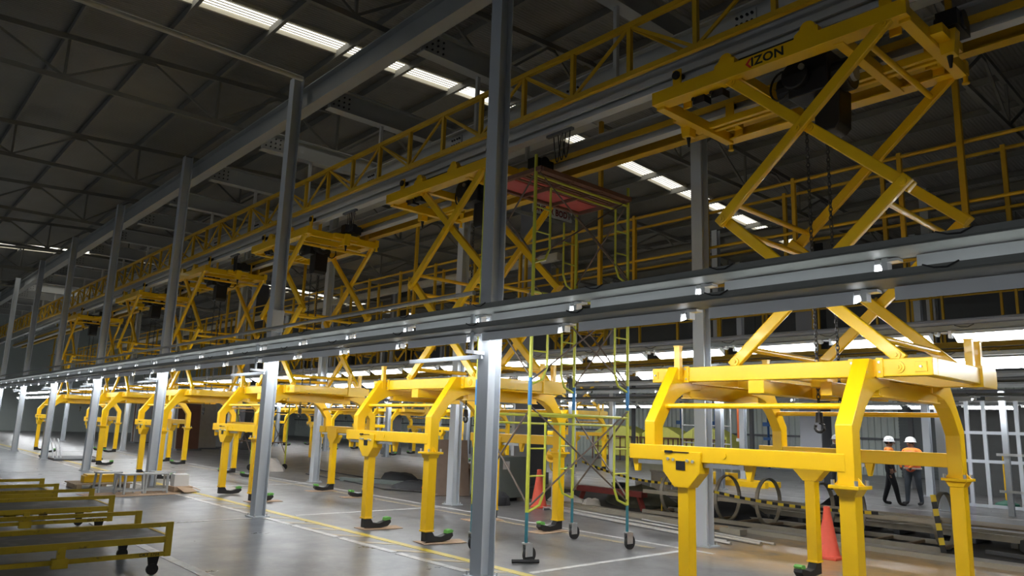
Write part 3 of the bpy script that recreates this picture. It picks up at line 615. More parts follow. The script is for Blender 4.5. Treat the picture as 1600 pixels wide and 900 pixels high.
# cardboard sheets under boots
cbs = [(1, PLX, -1.1, 'under the left front boot of the second lift'), (1, .93, -1.1, 'under the right front boot of the second lift'), (1, .93, 1.1, 'under the right rear boot of the second lift'), (1, PLX, 1.1, 'under the left rear boot of the second lift'), (2, .93, -1.1, 'under the right front boot of the third lift'), (2, PLX, 1.1, 'under the left rear boot of the third lift'), (2, .93, 1.1, 'under the right rear boot of the third lift')]
for i, (k, x, y, t) in enumerate(cbs):
    o = ob('cardboard_sheet', G().prism([(-.16, -.36), (.18, -.33), (.2, .34), (-.14, .38)], 'z', .004, .011).mesh('cardboard_sheet', CARD), None, (LX0 - PITCH * k + x, LY + y, 0), (0, 0, random.uniform(-.3, .3))); tag(o, 'brown cardboard sheet on the floor ' + t, 'cardboard', 'cardboard sheets under boots')

# ================================================================== WALKWAY WITH HANDRAILS behind the lifts
def walkway(y0, y1, zt, x0, x1, label):
    yc = (y0 + y1) / 2; zd = zt - 1.25
    e = empty('raised_walkway', (0, yc, zd), label, 'walkway')
    pm = G().box((-.028, -.028, 0), (.028, .028, 1.30)).mesh('post', YELD)
    for y, ph in ((y0, 0.0), (y1, 0.45)):
        h = ob('handrail', G().tube((x0, 0, 1.25), (x1, 0, 1.25), .026, 8).mesh('handrail', YELD, smooth=True), e, (0, y - yc, 0))
        ob('mid_rail', G().tube((x0, 0, .45), (x1, 0, .45), .024, 8).mesh('mid_rail', YELD, smooth=True), h)
        x = x1 - ph
        while x > x0: ob('post', pm, h, (x, 0, 0)); x -= 1.53
    ob('deck', G().box((x0, (y0 - y1) / 2, -.06), (x1, (y1 - y0) / 2, 0)).mesh('deck', DARKC), e)
    for y in (y0, y1): ob('edge_channel', G().box((x0, y - yc - .03, -.10), (x1, y - yc + .03, .04)).mesh('edge_channel', YELD), e)
    hm_ = G().box((-.035, -.035, 0), (.035, .035, 7.6 - zd)).mesh('hanger', YELD); x = x1 - .75
    while x > x0: ob('hanger', hm_, e, (x, (y0 - y1) / 2 - .06, 0)); x -= PITCH
walkway(10.30, 10.88, 5.50, -60, 4, 'narrow raised walkway with yellow handrails hung behind the lifts')
walkway(25.4, 26.2, 5.3, -60, -2, 'raised walkway with yellow handrails above the rearmost columns')
walkway(19.4, 20.0, 5.2, -60, 0, 'raised walkway with yellow handrails in front of the distant lift row')
beam('duct_beam', G().box((-60, 11.6, 5.45), (-11.5, 11.75, 5.62)), CREAM, 'cream cable duct running beyond the raised walkway', 'duct')
beam('crane_girder', G().ibeam('x', -72, 2, 20.76, 7.6, 0.24, 0.44), PURL, 'grey girder over the near side of the distant lift row')
beam('crane_girder', G().ibeam('x', -72, 2, 25.26, 7.6, 0.24, 0.44), PURL, 'grey girder over the far side of the distant lift row')
for i, (y, z, r) in enumerate(((12.6, 3.5, .05), (14.2, 3.62, .07), (17.2, 3.2, .06), (23.0, 3.5, .09), (28.0, 3.3, .08), (31.0, 3.9, .1))):
    beam('service_pipe', G().tube((-60, y, z), (0, y, z), r, 8), (RAILG if i % 2 else MIDC), '%s overhead service pipe beyond the lifts, counted from the front' % ORD[i].replace('nearest', 'first'), 'pipe')
# steel trestle framework of the far mezzanine
for k in range(10):
    x = -4 - 6.2 * k; e = empty('mezzanine_truss', (x, 28.2, 0), '%s grey lattice frame of the far mezzanine, counted from the right' % ORD[k].replace('nearest', 'first'), 'frame', 'mezzanine lattice frames')
    for z in (4.2, 4.9): ob('chord', G().box((-6.0, -.04, z - .04), (0, .04, z + .04)).mesh('chord', RAILG), e)
    for j in range(6): ob('web', G().bar((-j, 0, 4.2 if j % 2 else 4.9), (-j - 1, 0, 4.9 if j % 2 else 4.2), .04, .05).mesh('web', RAILG), e)
    ob('leg', G().box((-.07, -.07, 0), (.07, .07, 4.9)).mesh('leg', DARKC), e)
hb = [(-13, 30, 5.0), (-20, 30, 5.0), (-30, 31, 4.6), (-6.2, 27.0, 3.05), (-8.8, 27.5, 3.0), (-24, 24, 3.3), (-33, 14.6, 4.7), (-16, 28, 3.1)]
for i, (x, y, z) in enumerate(hb):
    e = empty('high_bay_lamp', (x, y, z), '%s small round ceiling lamp glowing in the background' % ORD[i].replace('nearest', 'first'), 'lamp', 'background round lamps')
    ob('shade', G().lathe([(.06, .22), (.08, .12), (.22, 0.0), (.225, 0.0)][::-1], n=14).mesh('shade', WHT), e)
    ob('bulb', G().lathe([(.17, -.03), (.20, 0.005), (.1, .02)], n=14).mesh('bulb', LAMP), e)
    ob('cord', G().tube((0, 0, .2), (0, 0, zr(y) - z), .01, 5).mesh('cord', BLK), e)

# ================================================================== SCAFFOLD TOWER
sx0, sx1, sy0, sy1 = -8.22, -7.12, 6.73, 8.74
sc = empty('scaffold_tower', ((sx0 + sx1) / 2, (sy0 + sy1) / 2, 0), 'lime-yellow mobile scaffold tower with a red deck, right of the foreground column', 'scaffold')
ax, ay = (sx1 - sx0) / 2, (sy1 - sy0) / 2
for X in (-ax, ax):
    for Y in (-ay, ay):
        ob('standard', G().tube((X, Y, .62), (X, Y, 5.45), .024, 10).mesh('standard', SCAF, smooth=True), sc)
        ob('base_leg', G().tube((X, Y, .24), (X, Y, .64), .022, 10).mesh('base_leg', SCAFB, smooth=True), sc)
        ob('collar', G().tube((X, Y, 1.98), (X, Y, 2.34), .027, 10).mesh('collar', SCAFBL, smooth=True), sc)
        wv = ob('caster_wheel', G().tube((X - .02, Y + .06, .10), (X + .02, Y + .06, .10), .10, 20).mesh('caster_wheel', BLK, smooth=True), sc)
        ob('caster_fork', G().box((X - .035, Y - .03, .08), (X - .026, Y + .09, .24)).box((X + .026, Y - .03, .08), (X + .035, Y + .09, .24)).box((X - .04, Y - .04, .23), (X + .04, Y + .05, .25)).mesh('caster_fork', STEEL), wv)
ob('brake_bar', G().tube((ax - .06, -ay - .18, .03), (ax + .12, -ay + .12, .03), .025, 8).mesh('brake_bar', BLK), sc)
for zb in (.62, 2.25, 3.9):          # three frame lifts: ladder frames in the Y-Z plane
    for X in (-ax, ax):
        for z in ((zb + 1.25,) if not (X < 0 and zb > 3) else ()): ob('ledger', G().tube((X, -ay, z), (X, ay, z), .02, 8).tube((X, -ay + .3, z - .12), (X, ay - .3, z - .12), .016, 8).mesh('ledger', SCAF, smooth=True), sc)
        for s in (-1, 1):
            yy = s * (ay - .3)
            ob('inner_standard', G().path([(X, yy, zb + 1.13), (X, yy, zb + .25), (X, yy + s * .08, zb + .08), (X, s * ay, zb + .0)], .017, 8).mesh('inner_standard', SCAF, smooth=True), sc)
            for q in (.45, .8): ob('rung', G().tube((X, yy, zb + q), (X, s * ay, zb + q), .012, 6).mesh('rung', SCAF), sc)
    for Y in (-ay, ay):
        ob('cross_brace', G().tube((-ax, Y, zb + .1), (ax, Y, zb + 1.3), .013, 6).mesh('cross_brace', RUST), sc); ob('cross_brace', G().tube((ax, Y, zb + .1), (-ax, Y, zb + 1.3), .013, 6).mesh('cross_brace', RUST), sc)
    ob('plan_brace', G().tube((ax, -ay, zb + .05), (ax + .01, ay, zb + 1.35), .012, 6).mesh('plan_brace', RUST), sc); ob('plan_brace', G().tube((ax, ay, zb + .05), (ax + .01, -ay, zb + 1.35), .012, 6).mesh('plan_brace', RUST), sc)
d0, d1x = -ax + .14, ax + .12
dk = ob('deck', G().box((d0, -ay - .02, 5.20), (d1x, -ay + .04, 5.26)).box((d0, ay - .12, 5.20), (d1x, ay - .06, 5.26)).box((d1x - .03, -ay, 5.18), (d1x + .03, ay - .1, 5.24)).box((d0 - .03, -ay, 5.18), (d0 + .03, ay - .1, 5.24)).mesh('deck_frame', BRWN), sc)
for i in range(3):
    seg = (2 * ay - .12) / 3; y0 = -ay + i * seg + .02; y1 = y0 + seg - .04
    ob('red_plank', G().box((d0 + .02, y0, 5.22), (d0 + .42, y1, 5.25)).mesh('red_plank', REDP), dk)
    for j in range(8): ob('grid_bar', G().box((d0 + .47 + j * .078, y0, 5.215), (d0 + .515 + j * .078, y1, 5.25)).mesh('grid_bar', REDP if j % 3 == 1 else BRWN), dk)
    ob('joist', G().box((d0, y1 + .01, 5.17), (d1x, y1 + .04, 5.22)).mesh('joist', BRWN), dk)

# ================================================================== FLATBED CARTS bottom left
def cart(x, yend, length, label, rz=0):
    e = empty('flatbed_cart', (x, yend, 0), label, 'cart', 'yellow flatbed carts', rz); W = 1.15; Lg = -length
    ob('deck', G().box((-W, Lg, .375), (0, 0, .395)).mesh('deck', mat('black_deck_mat', (0.045, 0.045, 0.045), 0.45, var=0.25, scale=5, dirt=((0.10, 0.10, 0.095), 6, 0.5))), e)
    for X in (0, -W):
        ob('deck_rail', G().box((X - .02, Lg, .335), (X + .02, 0.02, .40)).mesh('deck_rail', CARTY, bevel=.004), e)
        ob('top_rail', G().box((X - .02, Lg, .50), (X + .02, 0.02, .545)).mesh('top_rail', CARTY, bevel=.004), e)
        ob('low_rail', G().box((X - .02, Lg, .195), (X + .02, -.02, .24)).mesh('low_rail', CARTY, bevel=.004), e)
        for y in (-.02, Lg + .04): ob('upright', G().box((X - .022, y - .03, .19), (X + .022, y + .04, .548)).mesh('upright', CARTY, bevel=.004), e)
        ob('strut', G().box((X - .03, -1.07, .20), (X + .03, -1.0, .36)).box((X - .05, -1.11, .16), (X + .05, -.97, .25)).mesh('strut', CARTY, bevel=.004), e)
        for y in (-.14, Lg + .3):
            ob('caster', G().prism([(y - .06, .20), (y + .06, .20), (y + .03, .03), (y - .03, .03)], 'x', X - .05, X - .02).tube((X - .055, y, .06), (X - .015, y, .06), .06, 14).mesh('caster', BLK), e)
    for y in (0.0, Lg): ob('end_rail', G().box((-W, y - .02, .34), (0, y + .02, .40)).mesh('end_rail', CARTY), e)
    t = text_mesh('DKT 1704', .045, .001, INK, 0, 'stencil'); ob('stencil', t, e, (.0215, -.30, .22), (math.pi / 2, 0, math.pi / 2)); return e
cart(-8.75, 2.9, 2.9, 'nearest yellow flatbed cart with a dark deck at bottom left')
cart(-11.9, 3.1, 2.9, 'middle yellow flatbed cart behind the nearest one')
cart(-14.1, 2.82, 2.9, 'rearmost yellow flatbed cart of the three at bottom left')

# pallet, yellow part, stools and boxes by the third column
pl = empty('pallet', (-19.6, 4.75, 0), 'wooden pallet on the floor by the stools', 'pallet')
for y in (-.5, 0, .5): ob('runner', G().box((-.5, y - .05, 0), (.5, y + .05, .09)).mesh('runner', WOOD), pl)
for k in range(6): ob('board', G().box((-.5 + .175 * k, -.6, .09), (-.375 + .175 * k, .6, .115)).mesh('board', WOOD), pl)
yp = empty('yellow_steel_part', (-19.55, 4.95, .115), 'yellow box-section steel part lying on the pallet', 'steel part')
ob('beam', G().box((-.2, -.55, 0), (.12, .7, .15)).mesh('beam', YEL, bevel=.01), yp); ob('beam_flange', G().box((-.26, -.5, .15), (.18, .85, .18)).mesh('beam_flange', YEL, bevel=.006), yp)
def stool(x, y, rz, label, s=1.0):
    e = empty('step_stool', (x, y, 0), label, 'stool', 'grey folding steps', rz); m = mat('grey_stool_paint', (0.42, 0.44, 0.46), 0.45, var=0.08)
    ob('top', G().box((-.17, -.24, .40 * s), (.17, .24, .43 * s)).mesh('top', m, bevel=.004), e)
    for a in (-1, 1):
        for b in (-1, 1): ob('leg', G().bar((a * .14, b * .20, .40 * s), (a * .17, b * .22, 0), .035, .05).mesh('leg', m), e)
        ob('stretcher', G().box((a * .165 - .02, -.21, .06), (a * .165 + .02, .21, .1)).mesh('stretcher', m), e)
stool(-18.35, 4.62, .1, 'leftmost grey step stool of the group in front of the third column'); stool(-17.7, 4.9, .3, 'second grey step stool from the left in front of the third column')
stool(-17.75, 5.44, -.1, 'third grey step stool from the left, tilted against its neighbours'); stool(-18.25, 5.72, .1, 'rightmost grey step stool beside the white carton')
wc = empty('white_carton', (-17.95, 6.02, .12), 'white carton standing on the cardboard box', 'box'); ob('body', G().box((-.14, -.16, 0), (.14, .16, .26)).mesh('body', WHT, bevel=.004), wc); ob('flap', G().box((-.15, -.16, .26), (-.02, .16, .265)).mesh('flap', WHT), wc)
cb = empty('cardboard_box', (-17.85, 6.02, 0), 'opened brown cardboard box by the third column', 'box')
ob('body', G().box((-.2, -.2, 0), (.2, .2, .12)).mesh('body', CARD), cb); ob('flap', G().bar((.2, .0, .12), (.42, .1, .02), .36, .008).mesh('flap', CARD), cb); ob('flap', G().bar((0, .2, .12), (.05, .42, .03), .3, .008).mesh('flap', CARD), cb)
tag(ob('cardboard_sheet', G().box((-.5, -.9, .003), (.45, .9, .01)).mesh('cardboard_sheet', CARD), None, (-17.6, 4.9, 0), (0, 0, .1)), 'flattened cardboard under the grey step stools', 'cardboard')
o = empty('drain_tray', (-31.6, 6.6, 0), 'flat dark steel tray on the floor by the far columns', 'tray'); ob('tray', G().box((-1.2, -.8, .01), (1.2, .8, .05)).mesh('tray', DARKC), o); ob('rim', G().box((-1.2, -.8, .05), (1.2, -.75, .08)).box((-1.2, .75, .05), (1.2, .8, .08)).mesh('rim', RUST), o)
o = empty('leaning_offcuts', (-31.3, 6.0, 0), 'white curved offcuts leaning by a far front column', 'offcuts')
for k in range(3): ob('strip', G().path([(.0, .12 * k, 0), (-.1, .12 * k - .05, .4), (-.3, .12 * k - .12, .72)], .025, 6).mesh('strip', WHT), o)

# ================================================================== CONES
def cone(x, y, label, s=1.0, rot=(0, 0, 0), z=0):
    e = ob('traffic_cone', None, None, (x, y, z), rot); tag(e, label, 'traffic cone', 'orange traffic cones')
    ob('body', G().lathe([(.16 * s, .035 * s), (.15 * s, .05 * s), (.045 * s, .66 * s), (.045 * s, .70 * s), (.03 * s, .71 * s)], n=24).mesh('body', CONE, smooth=True), e)
    ob('base', G().box((-.19 * s, -.19 * s, 0), (.19 * s, .19 * s, .035 * s)).mesh('base', CONE, bevel=.01), e)
cone(-5.1, 10.75, 'orange traffic cone under the nearest lift', 1.0); cone(-11.8, 11.5, 'orange traffic cone beside the scaffold with a yellow helmet above', 1.12)
cone(-15.9, 11.6, 'orange traffic cone tipped on its side behind the second lift', .85, (0, math.radians(-100), math.radians(125)), .22); cone(-12.9, 17.2, 'dark red traffic cone half hidden behind the scaffold post', .9)

# ================================================================== HOOP FRAME in the pit aisle
hf = empty('hoop_frame', (-7.0, 13.25, 0), 'long low steel track frame with upright rolled hoops behind the nearest lift', 'frame')
hm_ = mat('dull_steel_strip', (0.36, 0.33, 0.27), 0.5, metal=0.4, var=0.15)
def hoop():
    g = G(); n = 28; vs = []; fs = []
    for i in range(n):
        a = 2 * math.pi * i / n
        for r in (.415, .44):
            for x in (-.035, .035): vs.append((x, r * math.cos(a), .45 + r * math.sin(a)))
    for i in range(n):
        j = (i + 1) % n
        for a, b in ((0, 1), (1, 3), (3, 2), (2, 0)): fs.append((i * 4 + a, i * 4 + b, j * 4 + b, j * 4 + a))
    return g.add(vs, fs).mesh('hoop', hm_)
hpm = hoop()
for x in (-2.55, -1.25, -.40, .65, 1.20, 2.62): ob('hoop', hpm, hf, (x, random.uniform(-.04, .04), 0))
for y, z in ((-.45, .05), (.45, .05), (-.42, .45), (.42, .42)): ob('runner', G().box((-3.0, y - .04, z - .035), (2.7, y + .04, z + .035)).mesh('runner', hm_), hf)
for k in range(12): ob('sleeper', G().box((-2.9 + .5 * k, -.45, .03), (-2.84 + .5 * k, .45, .07)).mesh('sleeper', WOOD), hf)
hf2 = empty('track_frame', (-5.6, 14.75, 0), 'second low steel track frame beyond the hooped one', 'frame')
for y in (-.3, .3): ob('runner', G().box((-5, y - .05, .1), (3.4, y + .05, .2)).mesh('runner', hm_), hf2)
for k in range(14): ob('sleeper', G().box((-4.8 + .6 * k, -.4, .02), (-4.7 + .6 * k, .4, .1)).mesh('sleeper', DARKC), hf2)
pitm = mat('pit_floor', (0.045, 0.043, 0.042), 0.8, var=0.4, scale=2)
struct('pit_cover', G().box((-15.5, 12.1, .0), (-2.2, 15.6, .008)).mesh('pit_cover', pitm), fl)
ob('edge_plank', G().box((-15.5, 15.6, 0), (-1.0, 15.9, .06)).mesh('edge_plank', hm_), fl); ob('edge_plank', G().box((-15.5, 12.0, 0), (-2.0, 12.12, .07)).mesh('edge_plank', hm_), fl)
struct('tan_screed', G().box((-6.4, 17.4, 0), (4, 18.3, .03)).mesh('tan_screed', mat('tan_screed', (0.36, 0.28, 0.18), .7)), fl)
# barrier tape: chain of black and yellow pieces
def tape(p0, p1, sag, label, n=34, wd=.05):
    e = empty('barrier_tape', p0, label, 'barrier tape'); p0 = Vector(p0); d = Vector(p1) - p0
    for m, par, nm in ((TAPEY, 0, 'yellow_bands'), (BLKM, 1, 'black_bands')):
        g = G()
        for k in range(n):
            if k % 2 != par: continue
            a = d * (k / n); b = d * ((k + 1) / n); a.z -= sag * math.sin(math.pi * k / n); b.z -= sag * math.sin(math.pi * (k + 1) / n); g.bar(a, b, .004, wd)
        ob(nm, g.mesh(nm, m), e)['kind'] = 'stuff'
tape((-12.3, 13.4, .92), (-8.9, 12.75, .66), .12, 'black and yellow barrier tape strung from the scaffold to the nearest lift'); tape((-8.9, 12.75, .66), (-5.2, 12.75, .5), .1, 'black and yellow barrier tape sagging along the hooped frame')
tape((-12.4, 16.7, .64), (-10.2, 14.3, .98), .02, 'thin dark barrier tape stretched behind the scaffold', 40, .035); tape((-4.38, 12.80, .86), (-4.25, 12.7, .03), 0, 'barrier tape hanging from the last hoop', 8, .08)
for i, (x, y, h) in enumerate(((-8.9, 12.75, .68), (-10.2, 14.3, 1.0), (-9.6, 12.9, .75))):
    o = empty('tape_post', (x, y, 0), '%s thin rod holding the barrier tape, counted from the front' % ['first', 'second', 'third'][i], 'post'); ob('rod', G().tube((0, 0, 0), (0, 0, h), .012, 6).mesh('rod', TAPEY if i == 2 else RUST), o); ob('foot', G().lathe([(.1, 0), (.1, .02), (.02, .03)], n=10).mesh('foot', RUST), o)
# loose material on the floor
for i, (x0, y0, x1, y1, r, m, t) in enumerate(((-12.2, 11.55, -6.6, 10.55, .022, STEEL, 'long galvanised conduit lying nearest the lifts'), (-12.3, 11.68, -6.75, 10.70, .022, STEEL, 'long galvanised conduit lying second from the lifts'), (-12.0, 11.82, -6.3, 10.92, .028, STEEL, 'long galvanised pipe lying third from the lifts'), (-9.2, 11.75, -6.2, 11.15, .02, STEEL, 'short galvanised conduit lying beside the rear column'))):
    tag(ob('conduit_length', G().tube((x0, y0, r), (x1, y1, r), r, 8).tube((x1, y1, r), (x1 + .06, y1 - .01, r), r * 1.25, 8).mesh('conduit', m)), t, 'pipe', 'loose conduits')
def plank(x, y, L, wd, h, rz, m, t, z=0): tag(ob('plank', G().box((-L / 2, -wd / 2, 0), (L / 2, wd / 2, h)).mesh('plank', m, bevel=.004), None, (x, y, z), (0, 0, rz)), t, 'plank')
plank(-9.6, 12.05, 5.2, .18, .09, -.13, hm_, 'long pale plank lying behind the conduits'); plank(-7.6, 11.65, .55, .09, .07, .55, WOOD, 'short timber block lying across the conduits', .04); plank(-5.0, 12.35, 4.6, .3, .05, .0, hm_, 'wide grey plank along the edge of the hooped frame'); plank(-3.2, 13.3, 1.4, .1, .06, -.2, DARKC, 'dark steel bar on the floor at right')
plank(-18.3, 11.6, 2.6, .2, .1, .45, MACH, 'grey-green steel section lying behind the third lift')
rb = empty('red_steel_trestle', (-11.1, 13.1, 0), 'red oxide steel trestle lying among the clutter', 'trestle'); ob('beam', G().box((-1.0, -.1, .28), (.9, .1, .40)).mesh('beam', RUSTR), rb)
for a, b in ((-.85, -.1), (.75, .35)): ob('leg', G().bar((a, 0, .3), (a + b * .6, -.1, 0), .09, .09).mesh('leg', RUSTR), rb)
def blob(name, x, y, rad, m, t, cat, seed): 
    o = ob(name, G().blob((0, 0, 0), rad, seed).mesh(name, m, smooth=True), None, (x, y, .01)); tag(o, t, cat)
blob('tarpaulin_heap', -12.75, 11.0, (.5, .38, .30), TARP, 'dark tarpaulin bundle beside the orange cone', 'tarpaulin', 1); blob('tarpaulin_heap', -16.6, 11.55, (.7, .45, .18), TARP, 'low dark heap beside the tipped cone', 'tarpaulin', 2)
blob('tarpaulin_heap', -10.9, 13.9, (.9, .6, .42), mat('olive_sack', (0.10, 0.10, 0.07), .85, var=.3), 'olive sacking heap behind the scaffold', 'sack', 3); blob('sack', -11.9, 12.55, (.55, .25, .22), BAGW, 'pale rolled sack on the floor behind the scaffold', 'sack', 4)
blob('sack', -11.1, 12.4, (.22, .22, .2), BAGW, 'small white bundle at the end of the rolled sack', 'sack', 5); blob('debris_heap', -6.9, 15.1, (.55, .4, .5), TARP, 'dark debris heap behind the hoops', 'heap', 6); blob('debris_heap', -2.6, 13.8, (.9, .5, .35), TARP, 'dark debris heap at the right end of the track frame', 'heap', 7)
blob('debris_heap', -8.6, 14.0, (.8, .5, .3), TARP, 'low dark debris heap under the barrier tape', 'heap', 8); blob('sack', -24.0, 10.9, (.6, .4, .35), BAGW, 'white sack heap behind the fourth lift', 'sack', 9)
blob('tarpaulin_heap', -18.9, 12.6, (.8, .5, .22), TARP, 'dark cable heap behind the third lift', 'heap', 11)
def bucket(x, y, m, t, s=1.0):
    e = empty('bucket', (x, y, 0), t, 'bucket'); ob('body', G().lathe([(.14 * s, 0), (.18 * s, .36 * s), (.19 * s, .37 * s), (.16 * s, .37 * s), (.13 * s, .05)], n=18).mesh('body', m, smooth=True), e); ob('rim', G().torus((0, 0, .37 * s), (0, 0, 1), .185 * s, .012, 18, 5).mesh('rim', m), e)
bucket(-12.4, 14.9, TARP, 'dark bucket behind the scaffold'); bucket(-12.2, 15.6, WHT, 'white bucket behind the scaffold', 1.1); bucket(-9.75, 14.4, TAPEY, 'yellow-green tub behind the scaffold', 1.2)
jb = empty('grey_crate', (-12.4, 17.0, 0), 'pale grey box standing behind the right scaffold post', 'box'); ob('body', G().box((-.4, -.3, 0), (.3, .3, .62)).mesh('body', BAGW, bevel=.05), jb); ob('lid', G().box((-.42, -.32, .6), (.32, .32, .66)).mesh('lid', BAGW, bevel=.02), jb)
mc = empty('welding_cabinet', (-13.5, 11.75, 0), 'grey-green welding cabinet behind the foreground column', 'cabinet')
ob('body', G().box((-.5, -.4, .08), (.55, .5, 1.0)).mesh('body', MACH, bevel=.02), mc); ob('front_panel', G().box((-.4, -.42, .2), (.45, -.40, .9)).mesh('front_panel', DARKC), mc); ob('rating_label', G().box((.555, -.3, .72), (.56, -.1, .9)).mesh('rating_label', WHT), mc); ob('lid_dome', G().blob((-.05, 0, 1.0), (.25, .2, .2), 3, .05).mesh('lid_dome', HELY, smooth=True), mc)
for a in (-.4, .4): ob('foot', G().box((a - .05, -.35, 0), (a + .05, .45, .08)).mesh('foot', BLK), mc)
cx_ = empty('carton', (-15.4, 12.3, 0), 'torn brown carton leaning behind the second lift', 'box'); ob('body', G().box((-.4, -.3, 0), (.4, .3, .7)).mesh('body', CARD, bevel=.01), cx_); ob('flap', G().bar((.4, 0, .7), (.65, 0, .5), .5, .01).mesh('flap', CARD), cx_)
lp = tag(ob('plywood_sheet', G().bar((0, 0, 0), (-.5, .25, 1.3), .9, .03).mesh('panel', mat('brown_ply', (.16, .11, .08), .7, var=.2)), None, (-14.5, 11.2, .01)), 'dark brown plywood panel leaning beside the foreground column', 'panel')
gs = empty('tool_stand', (-11.35, 11.45, 0), 'thin stand with hoses beside the orange cone', 'stand'); ob('pole', G().tube((0, 0, 0), (0, 0, 1.15), .02, 8).mesh('pole', STEEL), gs); ob('foot', G().tube((-.25, 0, .02), (.25, 0, .02), .02, 6).tube((0, -.25, .02), (0, .25, .02), .02, 6).mesh('foot', STEEL), gs); ob('hose', G().torus((0, .02, .95), (1, .3, 0), .16, .014, 18, 5).torus((.03, 0, .90), (.4, 1, 0), .13, .014, 18, 5).mesh('hose', TAPEY), gs)
he = empty('safety_helmet', (-11.3, 11.42, 1.12), 'yellow safety helmet hanging beside the orange cone', 'helmet'); 
ob('shell', G().lathe([(.135, 0), (.135, .05), (.115, .11), (.07, .15), (.01, .165)], n=18).mesh('shell', HELY, smooth=True), he); ob('brim', G().lathe([(.18, -.01), (.185, .0), (.13, .02)], n=18).mesh('brim', HELY), he); he.rotation_euler = (.9, .3, 0)
for i, pts in enumerate(([(-22, 11.2, .02), (-19, 11.0, .02), (-16.5, 10.6, .02), (-15, 11.3, .02), (-14.5, 12, .02)], [(-24, 12.5, .02), (-20, 12.2, .02), (-17, 12.6, .02), (-15.5, 13.6, .02), (-14, 13.1, .02)], [(-21, 13.6, .02), (-18, 13.2, .02), (-16, 14.2, .02)])):
    tag(ob('floor_cable', G().path(pts, .018, 6).mesh('floor_cable', BLK)), ['black cable snaking across the floor nearest the third lift', 'black cable crossing the middle of the aisle floor', 'short black cable farthest back on the aisle floor'][i], 'cable')

# ================================================================== BACKGROUND ROWS
# covered stock behind mesh fence
for i, (x0, x1) in enumerate(((-29.6, -26.3), (-26.1, -23.6), (-23.4, -20.8))):
    e = empty('covered_stack', ((x0 + x1) / 2, 33.9, 0), '%s lime-yellow covered stack along the far wall, counted from the left' % ['first', 'second', 'third'][i], 'covered stack', 'lime covered stacks'); h = (x1 - x0) / 2
    ob('cover', G().prism([(-h, .25), (-h, 1.55), (-h * .45, 1.95), (h * .35, 1.9), (h, 1.5), (h, .25)], 'y', -.6, .6).mesh('cover', CLOTHY, bevel=.04), e); ob('base', G().box((-h, -.55, 0), (h, .55, .25)).mesh('base', DARKC), e)
    f = ob('cage', G().box((-h - .05, -.78, 1.28), (h + .05, -.72, 1.36)).box((-h - .05, -.78, .7), (h + .05, -.72, .75)).mesh('cage', BRWN), e)
    for k in range(9): ob('cage_bar', G().box((-h + k * h / 4 - .025, -.78, 0), (-h + k * h / 4 + .025, -.72, 1.36)).mesh('cage_bar', BRWN), f)
for i, x in enumerate((-24.9, -22.7, -19.6)):
    e = empty('blue_post', (x, 35.3, 0), '%s blue steel post against the far corrugated wall, counted from the left' % ['first', 'second', 'third'][i], 'post', 'blue posts'); ob('shaft', G().ibeam('y', -.1, .1, 0, 0, .28, 4.5).mesh('shaft', BLUE), e)
    ob('bracket', G().box((-.2, -.2, 2.1), (.2, -.1, 2.3)).box((-.18, -.2, 1.4), (.18, -.1, 1.55)).mesh('bracket', BLUE), e)
rk = empty('steel_rack', (-19.2, 30, 0), 'grey tubular rack frame with a mesh panel in front of the far wall', 'rack')
for x in (-1.9, -.6, .7): ob('upright', G().tube((x, 0, 0), (x, 0, 2.9), .04, 8).mesh('upright', RAILG), rk)
for z in (.5, 1.2, 2.0): ob('shelf_bar', G().tube((-1.9, 0, z), (.7, 0, z), .03, 8).mesh('shelf_bar', RAILG), rk)
for k in range(14): ob('mesh_wire', G().tube((-1.3 + .1 * k, -.02, .9), (-1.3 + .1 * k, -.02, 1.8), .008, 4).mesh('mesh_wire', DARKC), rk)
sl_ = tag(ob('hanging_strap', G().box((-.06, -.01, 0), (.06, .01, 1.3)).mesh('strap', ORSLING), None, (-15.2, 25.2, 1.5)), 'orange strap hanging in the background', 'strap'); ob('buckle', G().box((-.09, -.03, -.1), (.09, .03, .02)).mesh('buckle', STEEL), sl_)
yb = empty('yellow_base_frame', (-14.0, 22.3, 0), 'low yellow base frame on the floor behind the nearest lift', 'frame'); ob('beam', G().box((-1.9, -.1, 0), (1.5, .1, .18)).mesh('beam', YEL), yb); ob('beam', G().box((-1.9, .7, 0), (1.5, .9, .18)).mesh('beam', YEL), yb); ob('stand', G().box((-.5, -.3, .18), (.3, .3, .4)).mesh('stand', YELD), yb)
# pale frames at far right
wf = empty('stud_partition', (-6.3, 22.6, 0), 'tall pale steel stud frame at the right edge of the picture', 'frame')
for x in (-.45, -.05, .38, .70, 1.1): ob('stud', G().box((x - .045, -.04, 0), (x + .045, .04, 2.75)).mesh('stud', GREY), wf)
for z in (.05, 1.18, 1.92): ob('rail', G().box((-.9, -.05, z - .04), (1.3, -.03, z + .04)).mesh('rail', GREY), wf)
wf2 = empty('stud_partition', (-4.2, 20.7, 0), 'pale steel frame nearest the right edge beside the workers', 'frame')
for x in (-1.2, -.2, .9): ob('stud', G().box((x - .06, -.05, 0), (x + .06, .05, 2.9)).mesh('stud', GREY), wf2)
for z in (.55, 1.4): ob('rail', G().box((-1.4, -.06, z - .03), (1.1, -.04, z + .03)).mesh('rail', RAILG), wf2)
gb = empty('yellow_stanchion', (-6.35, 24.0, 0), 'yellow stanchion on a green base at far right', 'stanchion'); ob('pole', G().tube((0, 0, .05), (0, 0, 1.35), .035, 8).mesh('pole', YEL), gb); ob('base', G().lathe([(.3, 0), (.28, .05), (.06, .14)], n=12).mesh('base', mat('green_base', (.02, .14, .09), .5)), gb)
